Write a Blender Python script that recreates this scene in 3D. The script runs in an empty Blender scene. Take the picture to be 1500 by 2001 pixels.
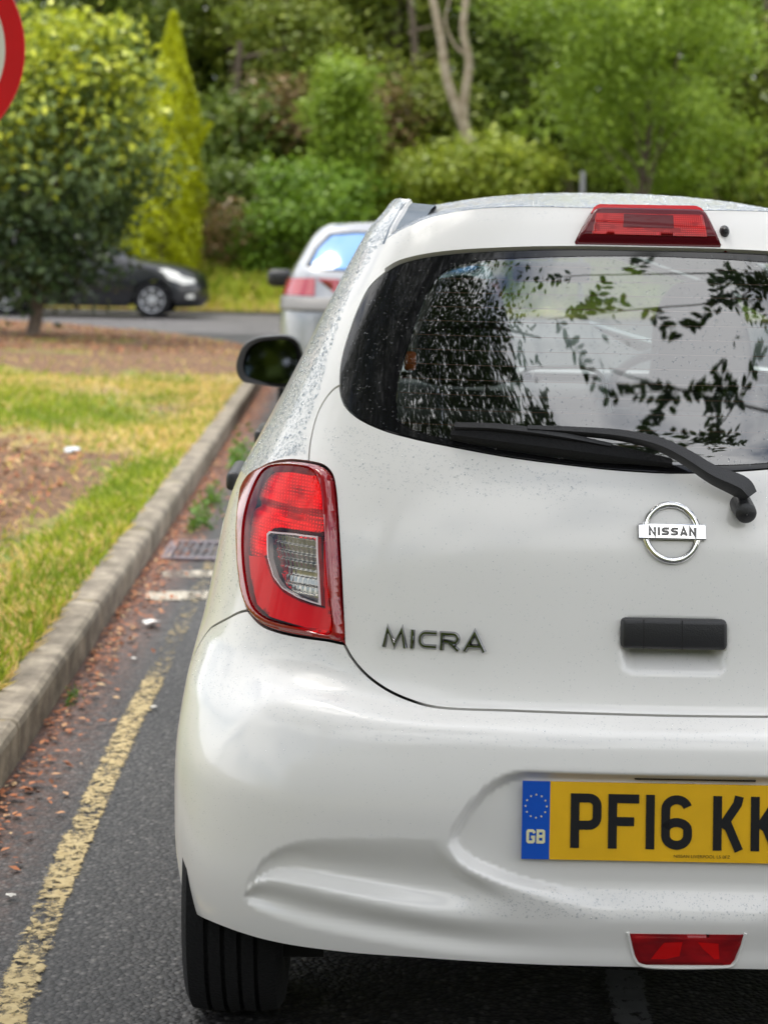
import bpy, bmesh, math, random
import numpy as np
from mathutils import Vector, Matrix
from mathutils.geometry import delaunay_2d_cdt
rng = np.random.default_rng(7)
random.seed(7)
R = math.radians
SC = bpy.context.scene
COL = SC.collection

# ------------------------------------------------------------------ camera
IMW, IMH, FPX = 1500.0, 2001.0, 3300.0
CAM_H = 1.40
PPX, PPY = 750.0, 475.3                 # principal point: level camera, lens shifted down
YAW, PITCH, ROLL = R(1.04), 0.0, R(1.15)
_f = np.array([math.sin(YAW)*math.cos(PITCH), math.cos(YAW)*math.cos(PITCH), -math.sin(PITCH)])
_r0 = np.array([math.cos(YAW), -math.sin(YAW), 0.0])
_u0 = np.cross(_r0, _f)
CAM_R = math.cos(ROLL)*_r0 + math.sin(ROLL)*_u0
CAM_U = math.cos(ROLL)*_u0 - math.sin(ROLL)*_r0
CAM_F = _f
CAM_C = np.array([0.0, 0.0, CAM_H])
camd = bpy.data.cameras.new("camera")
cam = bpy.data.objects.new("camera", camd); COL.objects.link(cam)
camd.sensor_fit = 'HORIZONTAL'; camd.sensor_width = 24.0
camd.lens = 24.0*FPX/IMW
camd.shift_y = -(IMH/2-PPY)/IMW
camd.clip_start = 0.05; camd.clip_end = 2000
camd.dof.use_dof = True; camd.dof.focus_distance = 2.85; camd.dof.aperture_fstop = 4.2
M = Matrix.Identity(4)
for i in range(3):
    M[i][0] = CAM_R[i]; M[i][1] = CAM_U[i]; M[i][2] = -CAM_F[i]; M[i][3] = CAM_C[i]
cam.matrix_world = M
SC.camera = cam

# ------------------------------------------------------------------ world, sun, exposure
SUN_EL, SUN_AZ = R(68), R(300)          # azimuth clockwise from +Y
wd = bpy.data.worlds.new("World"); SC.world = wd; wd.use_nodes = True
nt = wd.node_tree; nt.nodes.clear()
def wn(t, **k):
    n = nt.nodes.new(t)
    for a, b in k.items(): setattr(n, a, b)
    return n
sky = wn('ShaderNodeTexSky', sky_type='NISHITA', sun_disc=False, sun_elevation=SUN_EL, sun_rotation=SUN_AZ)
tc = wn('ShaderNodeTexCoord'); mp = wn('ShaderNodeMapping'); mp.inputs['Scale'].default_value = (1.0, 1.0, 2.0)
no = wn('ShaderNodeTexNoise'); no.inputs['Scale'].default_value = 3.6; no.inputs['Detail'].default_value = 5; no.inputs['Roughness'].default_value = .55
cr = wn('ShaderNodeValToRGB'); cr.color_ramp.elements[0].position = .40; cr.color_ramp.elements[1].position = .54
no2 = wn('ShaderNodeTexNoise'); no2.inputs['Scale'].default_value = 1.4; no2.inputs['Detail'].default_value = 3
cl = wn('ShaderNodeValToRGB'); cl.color_ramp.elements[0].position = .3; cl.color_ramp.elements[1].position = .72
cl.color_ramp.elements[0].color = (9.5, 9.8, 10.4, 1); cl.color_ramp.elements[1].color = (17.5, 17.2, 16.6, 1)
mx = wn('ShaderNodeMix', data_type='RGBA')
bg = wn('ShaderNodeBackground'); bg.inputs['Strength'].default_value = 0.13
ou = wn('ShaderNodeOutputWorld')
L = nt.links.new
L(tc.outputs['Generated'], mp.inputs[0]); L(mp.outputs[0], no.inputs[0]); L(mp.outputs[0], no2.inputs[0])
L(no.outputs[0], cr.inputs[0]); L(no2.outputs[0], cl.inputs[0])
L(cr.outputs[0], mx.inputs[0]); L(sky.outputs[0], mx.inputs[6]); L(cl.outputs[0], mx.inputs[7])
L(mx.outputs[2], bg.inputs[0]); L(bg.outputs[0], ou.inputs[0])
sund = bpy.data.lights.new("sun", 'SUN'); sun = bpy.data.objects.new("sun", sund); COL.objects.link(sun)
sund.energy = 2.4; sund.angle = R(24); sund.color = (1.0, .95, .87)
sd = Vector((math.sin(SUN_AZ)*math.cos(SUN_EL), math.cos(SUN_AZ)*math.cos(SUN_EL), math.sin(SUN_EL)))
sun.rotation_euler = sd.to_track_quat('Z', 'Y').to_euler()
SC.view_settings.view_transform = 'Standard'; SC.view_settings.look = 'None'
SC.view_settings.exposure = 0.58; SC.view_settings.gamma = 1.0
SC.render.engine = 'CYCLES'
SC.cycles.use_denoising = True
SC.cycles.max_bounces = 10; SC.cycles.transparent_max_bounces = 16
SC.cycles.caustics_reflective = False; SC.cycles.caustics_refractive = False
SC.cycles.sample_clamp_indirect = 6.0

# ------------------------------------------------------------------ materials
MATS = {}
def newmat(name):
    m = bpy.data.materials.new(name); m.use_nodes = True; MATS[name] = m
    return m, m.node_tree, m.node_tree.nodes['Principled BSDF']
def pmat(name, col, rough=.5, metal=0.0, coat=0.0, coat_r=.03, spec=.5, var=0.0, vscale=8.0, bump=0.0, bscale=60.0, col2=None, emis=None):
    m, t, b = newmat(name)
    b.inputs['Base Color'].default_value = (*col, 1); b.inputs['Roughness'].default_value = rough
    b.inputs['Metallic'].default_value = metal; b.inputs['Coat Weight'].default_value = coat
    b.inputs['Coat Roughness'].default_value = coat_r; b.inputs['Specular IOR Level'].default_value = spec
    tcn = t.nodes.new('ShaderNodeTexCoord')
    if var > 0 or col2:
        n = t.nodes.new('ShaderNodeTexNoise'); n.inputs['Scale'].default_value = vscale; n.inputs['Detail'].default_value = 5
        t.links.new(tcn.outputs['Object'], n.inputs[0])
        r = t.nodes.new('ShaderNodeValToRGB'); r.color_ramp.elements[0].position = .33; r.color_ramp.elements[1].position = .67
        c2 = col2 if col2 else tuple(min(1, c*(1+var)) for c in col)
        c1 = col if col2 else tuple(c*(1-var) for c in col)
        r.color_ramp.elements[0].color = (*c1, 1); r.color_ramp.elements[1].color = (*c2, 1)
        t.links.new(n.outputs[0], r.inputs[0]); t.links.new(r.outputs[0], b.inputs['Base Color'])
    if bump > 0:
        n = t.nodes.new('ShaderNodeTexNoise'); n.inputs['Scale'].default_value = bscale; n.inputs['Detail'].default_value = 3
        t.links.new(tcn.outputs['Object'], n.inputs[0])
        bp = t.nodes.new('ShaderNodeBump'); bp.inputs['Strength'].default_value = bump; bp.inputs['Distance'].default_value = .01
        t.links.new(n.outputs[0], bp.inputs['Height']); t.links.new(bp.outputs[0], b.inputs['Normal'])
    return m
def glassmat(name, tint, ior=1.55, rough=0.0):
    m = bpy.data.materials.new(name); m.use_nodes = True; t = m.node_tree; t.nodes.clear(); MATS[name] = m
    o = t.nodes.new('ShaderNodeOutputMaterial'); tr = t.nodes.new('ShaderNodeBsdfTransparent'); tr.inputs[0].default_value = (*tint, 1)
    gl = t.nodes.new('ShaderNodeBsdfGlossy'); gl.inputs['Roughness'].default_value = rough
    fr = t.nodes.new('ShaderNodeFresnel'); fr.inputs['IOR'].default_value = ior
    # a thin pane mirrors alike from both sides
    ge = t.nodes.new('ShaderNodeNewGeometry'); mf = t.nodes.new('ShaderNodeMix'); mf.inputs[2].default_value = ior; mf.inputs[3].default_value = 1/ior
    t.links.new(ge.outputs['Backfacing'], mf.inputs[0]); t.links.new(mf.outputs[0], fr.inputs['IOR'])
    mi = t.nodes.new('ShaderNodeMixShader')
    t.links.new(fr.outputs[0], mi.inputs[0]); t.links.new(tr.outputs[0], mi.inputs[1]); t.links.new(gl.outputs[0], mi.inputs[2])
    t.links.new(mi.outputs[0], o.inputs[0])
    return m

# ------------------------------------------------------------------ object helpers
def link(o, parent=None):
    COL.objects.link(o)
    if parent is not None: o.parent = parent
    return o
def mesh_obj(name, verts, faces, mat=None, parent=None, smooth=False, normals=None):
    me = bpy.data.meshes.new(name)
    me.from_pydata([tuple(v) for v in verts], [], [tuple(f) for f in faces]); me.update()
    if mat is not None:
        for mm in (mat if isinstance(mat, (list, tuple)) else [mat]): me.materials.append(mm)
    if smooth: me.polygons.foreach_set('use_smooth', [True]*len(me.polygons))
    if normals is not None:
        me.polygons.foreach_set('use_smooth', [True]*len(me.polygons))
        me.normals_split_custom_set(normals)
    o = bpy.data.objects.new(name, me)
    return link(o, parent)
def np_mesh(name, V, F, mat=None, parent=None, smooth=False, attr=None):
    """fast mesh: V (n,3) array, F (m,k) int array"""
    V = np.asarray(V, dtype=np.float32); F = np.asarray(F, dtype=np.int32); m, k = F.shape
    me = bpy.data.meshes.new(name)
    me.vertices.add(len(V)); me.vertices.foreach_set('co', V.ravel())
    me.loops.add(m*k); me.loops.foreach_set('vertex_index', F.ravel())
    me.polygons.add(m); me.polygons.foreach_set('loop_start', np.arange(0, m*k, k, dtype=np.int32))
    try: me.polygons.foreach_set('loop_total', np.full(m, k, dtype=np.int32))
    except Exception: pass
    if smooth: me.polygons.foreach_set('use_smooth', np.ones(m, dtype=bool))
    if attr is not None:
        for nm, arr in attr.items():
            a = me.attributes.new(nm, 'FLOAT', 'POINT'); a.data.foreach_set('value', np.asarray(arr, dtype=np.float32))
    me.update(calc_edges=True); me.validate()
    if mat is not None: me.materials.append(mat)
    return link(bpy.data.objects.new(name, me), parent)
def bm_obj(name, bm, mat=None, parent=None, smooth=False):
    me = bpy.data.meshes.new(name); bmesh.ops.recalc_face_normals(bm, faces=bm.faces); bm.to_mesh(me); bm.free()
    if mat is not None:
        for mm in (mat if isinstance(mat, (list, tuple)) else [mat]): me.materials.append(mm)
    if smooth:
        me.polygons.foreach_set('use_smooth', [True]*len(me.polygons))
        try: me.set_sharp_from_angle(angle=R(38))
        except Exception: pass
    return link(bpy.data.objects.new(name, me), parent)
def tag(o, label=None, cat=None, group=None, kind=None):
    if label: o['label'] = label
    if cat: o['category'] = cat
    if group: o['group'] = group
    if kind: o['kind'] = kind
    return o
def empty(name, loc=(0, 0, 0), rz=0.0):
    o = bpy.data.objects.new(name, None); o.location = loc; o.rotation_euler = (0, 0, rz); o.empty_display_size = .1
    return link(o)
def copy_tree(o, parent=None):
    c = o.copy(); COL.objects.link(c)
    if parent is not None: c.parent = parent
    for ch in list(o.children): copy_tree(ch, c)
    return c
def bm_box(bm, c, s, bev=0.0, rot=None):
    r = bmesh.ops.create_cube(bm, size=1.0)['verts']
    bmesh.ops.scale(bm, vec=s, verts=r)
    if bev > 0:
        es = list({e for v in r for e in v.link_edges})
        q = bmesh.ops.bevel(bm, geom=es, offset=bev, segments=3, profile=.5, affect='EDGES')
        r = list({v for f in q['faces'] for v in f.verts} | {v for v in r if v.is_valid})
    if rot is not None: bmesh.ops.rotate(bm, cent=(0, 0, 0), matrix=rot, verts=r)
    bmesh.ops.translate(bm, vec=c, verts=r)
    return r
def bm_tube(bm, pts, rad, seg=10, cap=True):
    pts = [Vector(p) for p in pts]; n = len(pts)
    rads = rad if hasattr(rad, '__len__') else [rad]*n
    rings = []
    t0 = (pts[1]-pts[0]).normalized(); up = Vector((0, 0, 1)) if abs(t0.z) < .9 else Vector((1, 0, 0))
    a = t0.cross(up).normalized()
    for i, p in enumerate(pts):
        t = ((pts[min(i+1, n-1)]-pts[max(i-1, 0)])).normalized()
        a = (a-t*a.dot(t)).normalized(); b = t.cross(a)
        rings.append([bm.verts.new(p+(a*math.cos(2*math.pi*k/seg)+b*math.sin(2*math.pi*k/seg))*rads[i]) for k in range(seg)])
    for i in range(n-1):
        for k in range(seg):
            bm.faces.new((rings[i][k], rings[i][(k+1) % seg], rings[i+1][(k+1) % seg], rings[i+1][k]))
    if cap: bm.faces.new(rings[0][::-1]); bm.faces.new(rings[-1])
def bm_lathe(bm, prof, axis='X', seg=48, c=(0, 0, 0)):
    """prof: list of (along axis, radius)"""
    rings = []
    for (h, r) in prof:
        ring = []
        for k in range(seg):
            an = 2*math.pi*k/seg; ca, sa = math.cos(an)*r, math.sin(an)*r
            p = {'X': (h, ca, sa), 'Y': (ca, h, sa), 'Z': (ca, sa, h)}[axis]
            ring.append(bm.verts.new((p[0]+c[0], p[1]+c[1], p[2]+c[2])))
        rings.append(ring)
    for i in range(len(prof)-1):
        for k in range(seg):
            bm.faces.new((rings[i][k], rings[i][(k+1) % seg], rings[i+1][(k+1) % seg], rings[i+1][k]))
    return rings
def spline(pts, n=12, closed=False):
    """Catmull-Rom through 2-D/3-D points"""
    P = np.asarray(pts, float); N = len(P); out = []
    rngi = range(N) if closed else range(N-1)
    for i in rngi:
        p1, p2 = P[i], P[(i+1) % N]
        p0 = P[(i-1) % N] if (closed or i > 0) else 2*p1-p2
        p3 = P[(i+2) % N] if (closed or i+2 < N) else 2*p2-p1
        d0, d1, d2 = (max(np.linalg.norm(b-a), 1e-9)**.5 for a, b in ((p0, p1), (p1, p2), (p2, p3)))
        m1 = (p1-p0)/d0-(p2-p0)/(d0+d1)+(p2-p1)/d1; m2 = (p2-p1)/d1-(p3-p1)/(d1+d2)+(p3-p2)/d2
        m1 *= d1; m2 *= d1
        for k in range(n):
            t = k/n
            out.append((2*t**3-3*t**2+1)*p1+(t**3-2*t**2+t)*m1+(-2*t**3+3*t**2)*p2+(t**3-t**2)*m2)
    if not closed: out.append(P[-1])
    return np.array(out)
def sstep(a, b, x):
    t = np.clip((x-a)/(b-a), 0, 1); return t*t*(3-2*t)      # also falls when a > b
def pchip(xs, ys, q):
    xs = np.asarray(xs, float); ys = np.asarray(ys, float); h = np.diff(xs); d = np.diff(ys)/h
    m = np.zeros_like(ys); m[0] = d[0]; m[-1] = d[-1]
    for i in range(1, len(xs)-1):
        if d[i-1]*d[i] > 0:
            w1, w2 = 2*h[i]+h[i-1], h[i]+2*h[i-1]; m[i] = (w1+w2)/(w1/d[i-1]+w2/d[i])
    q = np.clip(q, xs[0], xs[-1]); i = np.clip(np.searchsorted(xs, q)-1, 0, len(xs)-2)
    t = (q-xs[i])/h[i]
    return (2*t**3-3*t**2+1)*ys[i]+(t**3-2*t**2+t)*h[i]*m[i]+(-2*t**3+3*t**2)*ys[i+1]+(t**3-t**2)*h[i]*m[i+1]
def inpoly(px, py, poly):
    poly = np.asarray(poly); x0, y0 = poly[:, 0], poly[:, 1]; x1, y1 = np.roll(x0, -1), np.roll(y0, -1)
    res = np.zeros(px.shape, bool)
    for a, b, c, d in zip(x0, y0, x1, y1):
        cond = ((b > py) != (d > py))
        with np.errstate(divide='ignore', invalid='ignore'):
            res ^= cond & (px < (c-a)*(py-b)/(d-b)+a)
    return res
def polydist(px, py, poly, closed=True):
    poly = np.asarray(poly); best = np.full(px.shape, 1e9)
    n = len(poly)
    for i in range(n if closed else n-1):
        a, b = poly[i], poly[(i+1) % n]; d = b-a; L2 = max(d@d, 1e-12)
        t = np.clip(((px-a[0])*d[0]+(py-a[1])*d[1])/L2, 0, 1)
        best = np.minimum(best, np.hypot(px-a[0]-t*d[0], py-a[1]-t*d[1]))
    return best
def resample(poly, step, closed=True):
    P = np.asarray(poly, float)
    Q = np.vstack([P, P[:1]]) if closed else P
    seg = np.linalg.norm(np.diff(Q, axis=0), axis=1); out = []
    for i, l in enumerate(seg):
        if l < 1e-7: continue
        n = max(1, int(math.ceil(l/step)))
        for k in range(n): out.append(Q[i]+(Q[i+1]-Q[i])*k/n)
    if not closed: out.append(Q[-1])
    return np.array(out)
def project(P):
    d = np.asarray(P)-CAM_C; z = d@CAM_F
    return np.stack([PPX+FPX*(d@CAM_R)/z, PPY-FPX*(d@CAM_U)/z], -1)
def ray(u, v):
    d = CAM_F+CAM_R*((u-PPX)/FPX)+CAM_U*((PPY-v)/FPX)
    return d
def at_y(u, v, Y):
    d = ray(u, v); return CAM_C+d*(Y/d[1])
def at_z(u, v, Z):
    d = ray(u, v); return CAM_C+d*((Z-CAM_H)/d[2])
# ------------------------------------------------------------------ car body surface
class Shell:
    """closed car body: plan curve at every height; s in 0..1 rear quarter, 1..2 side, 2..3 front quarter; z height"""
    def __init__(self, tab):
        z = np.array(tab['z']); self.zg = np.linspace(z[0], z[-1], 600); self.t = {}
        for k in ('y0', 'L', 'w', 'n', 'yF', 'LF', 'nF'):
            self.t[k] = pchip(z, tab[k], self.zg)
            g = self.t[k]
            for _ in range(6):
                g = np.concatenate([g[:1], (g[:-2]+2*g[1:-1]+g[2:])/4, g[-1:]])
            h = g.copy()                                   # fair the upper body so its reflections run clean
            for _ in range(420):
                h = np.concatenate([h[:1], (h[:-2]+2*h[1:-1]+h[2:])/4, h[-1:]])
            m = sstep(.74, .84, self.zg)*(1-sstep(z[-1]-.05, z[-1]-.01, self.zg)); self.t[k] = g*(1-m)+h*m
        self.disp = None
        self.A = (1.1, 2.2, 1.1)
    def par(self, k, z): return np.interp(z, self.zg, self.t[k])
    def base(self, s, z):
        s = np.asarray(s, float); z = np.asarray(z, float); sg = np.where(s < 0, -1.0, 1.0); a = np.abs(s)
        y0, L, w, n, yF, LF, nF = (self.par(k, z) for k in ('y0', 'L', 'w', 'n', 'yF', 'LF', 'nF'))
        ph = np.clip(a, 0, 1)*math.pi/2; sp, cp = np.sin(ph), np.cos(ph)
        r = (np.abs(sp)**n+np.abs(cp)**n)**(-1/n)
        xr, yr = w*r*sp, y0+L*(1-r*cp)
        t = np.clip(a-1, 0, 1); ys = y0+L+t*(yF-LF-y0-L)
        ph = np.clip(3-a, 0, 1)*math.pi/2; sp, cp = np.sin(ph), np.cos(ph)
        r = (np.abs(sp)**nF+np.abs(cp)**nF)**(-1/nF)
        xf, yf = w*r*sp, yF-LF*(1-r*cp)
        x = np.where(a <= 1, xr, np.where(a <= 2, w, xf)); y = np.where(a <= 1, yr, np.where(a <= 2, ys, yf))
        return np.stack([x*sg, y, z+0*x], -1)
    def nrm(self, f, s, z, e=1.5e-3):
        sg = np.sign(np.where(np.asarray(s) == 0, -1e-9, s)); 
        ds = f(s+e, z)-f(s-e, z); dz = f(s, z+e)-f(s, z-e)
        n = np.cross(ds, dz); n /= np.linalg.norm(n, axis=-1, keepdims=True)+1e-12
        return n
    def P(self, s, z):
        s = np.asarray(s, float); z = np.asarray(z, float)
        p = self.base(s, z)
        if self.disp is not None:
            d = self.disp(p[..., 0], p[..., 1], z, s)
            p = p+self.nrm(self.base, s, z)*d[..., None]
        return p
    def N(self, s, z): return self.nrm(self.P, np.asarray(s, float), np.asarray(z, float))
    def s2a(self, s):
        a = np.abs(s); A = self.A
        v = np.where(a <= 1, a*A[0], np.where(a <= 2, A[0]+(a-1)*A[1], A[0]+A[1]+(a-2)*A[2]))
        return np.where(s < 0, -v, v)
    def a2s(self, v):
        a = np.abs(v); A = self.A
        s = np.where(a <= A[0], a/A[0], np.where(a <= A[0]+A[1], 1+(a-A[0])/A[1], 2+(a-A[0]-A[1])/A[2]))
        return np.where(v < 0, -s, s)
    def s_side(self, y, z):
        """s for a point on the side at forward distance y"""
        g = np.linspace(0, 3, 1201); out = []
        for yy, zz in zip(np.atleast_1d(y), np.atleast_1d(z)):
            out.append(np.interp(yy, self.base(g, np.full_like(g, zz))[:, 1], g))
        return np.array(out)
    def s_front(self, x, z):
        g = np.linspace(2, 3, 801); out = []
        for xx, zz in zip(np.atleast_1d(x), np.atleast_1d(z)):
            b = self.base(g, np.full_like(g, zz))[:, 0]
            out.append(np.interp(-xx, -b, g))
        return np.array(out)
    def s_rear(self, x, z):
        g = np.linspace(0, 1, 801); out = []
        for xx, zz in zip(np.atleast_1d(x), np.atleast_1d(z)):
            b = self.base(g, np.full_like(g, zz))[:, 0]
            out.append(np.sign(xx)*np.interp(abs(xx), b, g))
        return np.array(out)

def panel(sh, outline, holes=(), res=.014, off=0.0, shrink=.0021, flange=.012, hfun=None, aspect=1.0):
    """triangulated piece of the shell inside an (s,z) outline. returns verts, faces, loop normals"""
    def toa(poly):
        p = np.asarray(poly, float); return np.stack([sh.s2a(p[:, 0]), p[:, 1]], -1)
    O = resample(toa(outline), res); Hs = [resample(toa(h), res) for h in holes]
    if shrink:
        def inset(poly, d):
            q = np.roll(poly, -1, 0)-np.roll(poly, 1, 0); q /= np.linalg.norm(q, axis=1, keepdims=True)+1e-9
            nn = np.stack([-q[:, 1], q[:, 0]], -1)
            x, y = poly[:, 0], poly[:, 1]; area = np.sum(x*np.roll(y, -1)-np.roll(x, -1)*y)
            return poly+nn*(d if area > 0 else -d)
        O = inset(O, shrink); Hs = [inset(h, -shrink) for h in Hs]
    lo, hi = O.min(0), O.max(0)
    gx = np.arange(lo[0], hi[0], res*aspect); gy = np.arange(lo[1], hi[1], res*.9)
    GX, GY = np.meshgrid(gx, gy); GX = GX+(np.arange(len(gy)) % 2)[:, None]*res*aspect*.5
    px, py = GX.ravel(), GY.ravel()
    k = inpoly(px, py, O); px, py = px[k], py[k]
    for h in Hs:
        k = ~inpoly(px, py, h); px, py = px[k], py[k]
    k = polydist(px, py, O) > res*.55; px, py = px[k], py[k]
    for h in Hs:
        k = polydist(px, py, h) > res*.55; px, py = px[k], py[k]
    V = [Vector(p) for p in O]; E = [(i, (i+1) % len(O)) for i in range(len(O))]
    for h in Hs:
        b = len(V); V += [Vector(p) for p in h]; E += [(b+i, b+(i+1) % len(h)) for i in range(len(h))]
    V += [Vector((a, b)) for a, b in zip(px, py)]
    rv, re, rf, *_ = delaunay_2d_cdt(V, E, [], 0, 1e-6)
    rv = np.array([tuple(v) for v in rv]); T = np.array([f for f in rf if len(f) == 3])
    c = rv[T].mean(1); keep = inpoly(c[:, 0], c[:, 1], O)
    for h in Hs: keep &= ~inpoly(c[:, 0], c[:, 1], h)
    T = T[keep]
    s = sh.a2s(rv[:, 0]); z = rv[:, 1]
    def full(ss, zz):
        p = sh.P(ss, zz)
        if off or hfun is not None:
            o = np.full(np.shape(ss), off)
            if hfun is not None: o = o+hfun(sh.s2a(ss), zz, O)
            p = p+sh.N(ss, zz)*o[..., None]
        return p
    P3 = full(s, z); N3 = sh.nrm(full, s, z) if (hfun is not None) else sh.N(s, z)
    # orient triangles with the normal
    fn = np.cross(P3[T[:, 1]]-P3[T[:, 0]], P3[T[:, 2]]-P3[T[:, 0]])
    flip = np.einsum('ij,ij->i', fn, N3[T[:, 0]]) < 0
    T[flip] = T[flip][:, ::-1]
    faces = [tuple(t) for t in T]; nor = [tuple(N3[i]) for t in T for i in t]
    verts = [tuple(p) for p in P3]
    if flange:
        cnt = {}
        for t in T:
            for i in range(3):
                e = (int(t[i]), int(t[(i+1) % 3])); cnt[e] = cnt.get(e, 0)+1
        new = {}
        def lower(i):
            if i not in new:
                new[i] = len(verts); verts.append(tuple(P3[i]-N3[i]*flange))
            return new[i]
        for (a, b) in list(cnt):
            if (b, a) not in cnt:
                f = (b, a, lower(a), lower(b))
                q = np.cross(P3[a]-P3[b], -N3[a]); q = q/(np.linalg.norm(q)+1e-12)
                faces.append(f); nor += [tuple(q)]*4
    return verts, faces, nor
def mirror_vfn(vfn):
    v, f, n = vfn
    v2 = [(-p[0], p[1], p[2]) for p in v]; f2 = [t[::-1] for t in f]; n2 = []; k = 0
    for t in f:
        q = n[k:k+len(t)][::-1]; n2 += [(-a[0], a[1], a[2]) for a in q]; k += len(t)
    return v2, f2, n2
def join_vfn(*L):
    V, F, Nn = [], [], []
    for v, f, n in L:
        b = len(V); V += list(v); F += [tuple(i+b for i in t) for t in f]; Nn += list(n)
    return V, F, Nn
def panel_obj(name, vfn, mat, parent):
    v, f, n = vfn
    return mesh_obj(name, v, f, mat, parent, normals=n)
# ------------------------------------------------------------------ the near white hatchback: surface and calibration
CAR_YAW = R(0.87)
CARM = Matrix.Rotation(-CAR_YAW, 4, 'Z')
_cr = np.array([[math.cos(CAR_YAW), math.sin(CAR_YAW)], [-math.sin(CAR_YAW), math.cos(CAR_YAW)]])  # local->world xy
PLATE_Z = 0.503
_pp = at_y(1337, 1603, 2.60)
CAR_O = np.array([_pp[0], _pp[1], 0.0]); PLATE_Z = float(_pp[2])
def c2w(P):
    P = np.asarray(P, float); W = P.copy()
    W[..., :2] = P[..., :2]@_cr.T+CAR_O[:2]; return W
def w2c(P):
    P = np.asarray(P, float); W = P.copy()
    W[..., :2] = (P[..., :2]-CAR_O[:2])@_cr; return W
MT = dict(
    z =[.18, .24, .28, .33, .40, .50, .60, .66, .70, .80, .90, 1.00, 1.05, 1.10, 1.20, 1.30, 1.395, 1.43, 1.466, 1.485, 1.505],
    y0=[.13, .085, .065, .055, .048, .045, .062, .092, .103, .122, .143, .178, .206, .240, .308, .375, .440, .465, .490, .505, .53],
    L =[.36, .36, .36, .36, .38, .42, .50, .57, .62, .64, .64, .62, .60, .56, .50, .46, .42, .40, .38, .36, .34],
    w =[.795, .81, .818, .825, .831, .833, .826, .816, .808, .790, .772, .727, .700, .675, .625, .578, .529, .513, .490, .468, .42],
    n =[3.0, 3.0, 3.0, 3.0, 3.0, 3.0, 3.0, 3.0, 3.0, 3.0, 3.0, 3.0, 3.1, 3.3, 3.8, 4.2, 4.2, 4.0, 3.8, 3.6, 3.4],
    yF=[3.66, 3.76, 3.79, 3.80, 3.80, 3.79, 3.76, 3.72, 3.66, 3.42, 3.05, 2.70, 2.60, 2.50, 2.30, 2.10, 1.90, 1.82, 1.74, 1.70, 1.65],
    LF=[.5, .55, .6, .6, .6, .6, .6, .6, .6, .6, .6, .5, .5, .5, .45, .4, .35, .33, .3, .3, .3],
    nF=[2.6]*10+[3.0]*11)
_i = MT['z'].index(1.00)+1
for _k in MT:
    MT[_k].insert(_i, {'z': 1.02, 'y0': .1865}.get(_k, MT[_k][_i-1]*.6+MT[_k][_i]*.4))
SH = Shell(MT)
def bump_disp(x, y, z, s):
    ax = np.abs(x)
    h = .052+.050*sstep(.40, .60, ax)+.12*sstep(.64, .80, ax)
    zc = .612-.006*sstep(.3, .7, ax)-.13*sstep(.64, .80, ax)
    m = sstep(0, 1, (z-zc)/h)
    return .045*(1-m)*(1-sstep(.40, .74, np.abs(s)))
SH.disp = bump_disp
_gs, _gz = np.meshgrid(np.linspace(-1.45, .5, 480), np.linspace(.19, 1.5, 330), indexing='ij')
_gp = project(c2w(SH.P(_gs, _gz)))
_gn = SH.N(_gs, _gz)
_vis = np.einsum('ijk,ijk->ij', _gn, w2c(CAM_C)-SH.P(_gs, _gz)) > 0
def pinv(uv):
    """photo pixels -> (s, z) on the car body"""
    out = []
    for (u, v) in uv:
        d = np.hypot(_gp[..., 0]-u, _gp[..., 1]-v)+np.where(_vis, 0, 1e4)
        i = np.unravel_index(np.argmin(d), d.shape); s, z = _gs[i], _gz[i]
        for _ in range(5):
            e = 1e-3
            p = project(c2w(SH.P(np.array([s, s+e, s]), np.array([z, z, z+e]))))
            J = np.stack([(p[1]-p[0])/e, (p[2]-p[0])/e], -1); r = np.array([u, v])-p[0]
            try: dd = np.linalg.lstsq(J, r, rcond=1e-3)[0]
            except Exception: break
            dd = np.clip(dd, -.03, .03); s += dd[0]; z += dd[1]
        out.append((s, z))
    return np.array(out)
# ------------------------------------------------------------------ car materials
PAINT = pmat('pearl_white_paint', (.765, .752, .73), rough=.42, coat=.9, coat_r=.11)
GAP = pmat('gap_black', (.012, .012, .012), rough=.8)
FRIT = pmat('black_glass_border', (.006, .006, .007), rough=.06, spec=.5)
GLASS = glassmat('rear_glass', (.66, .73, .74), ior=2.6)
CHAN = pmat('roof_channel', (.20, .24, .28), rough=.3, coat=1)
SIDEGLASS = glassmat('side_glass', (.55, .62, .60), ior=1.55)
SCREEN = glassmat('windscreen_glass', (.80, .90, .88), ior=1.5)
BLACKPL = pmat('black_plastic', (.017, .017, .019), rough=.42, bump=.15, bscale=400)
RUBBER = pmat('tyre_rubber', (.005, .005, .006), rough=.95, bump=.3, bscale=150)
SEATF = pmat('seat_fabric', (.018, .017, .018), rough=.95)
TRIM = pmat('interior_trim', (.05, .045, .042), rough=.8)
HEADL = pmat('roof_lining', (.35, .34, .32), rough=.9)
CHROME = pmat('chrome', (.82, .82, .82), rough=.06, metal=1.0)
ALLOY = pmat('alloy_silver', (.62, .63, .65), rough=.3, metal=.9)
MIRR = pmat('mirror_silver', (.13, .135, .15), rough=.02, metal=1.0)
UNDER = pmat('underbody', (.008, .008, .008), rough=.9)
PLY = pmat('plate_yellow', (.80, .455, .012), rough=.22, coat=.6, var=.06, vscale=14)
PLB = pmat('plate_blue', (.004, .085, .52), rough=.22, coat=.6)
PLK = pmat('plate_black', (.012, .012, .013), rough=.25, coat=.5)
PLW = pmat('plate_pale', (.75, .72, .45), rough=.4)
ORANGE = pmat('orange_plastic', (.55, .10, .01), rough=.4)
WIRE = pmat('heater_wire', (.10, .03, .012), rough=.6)

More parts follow.
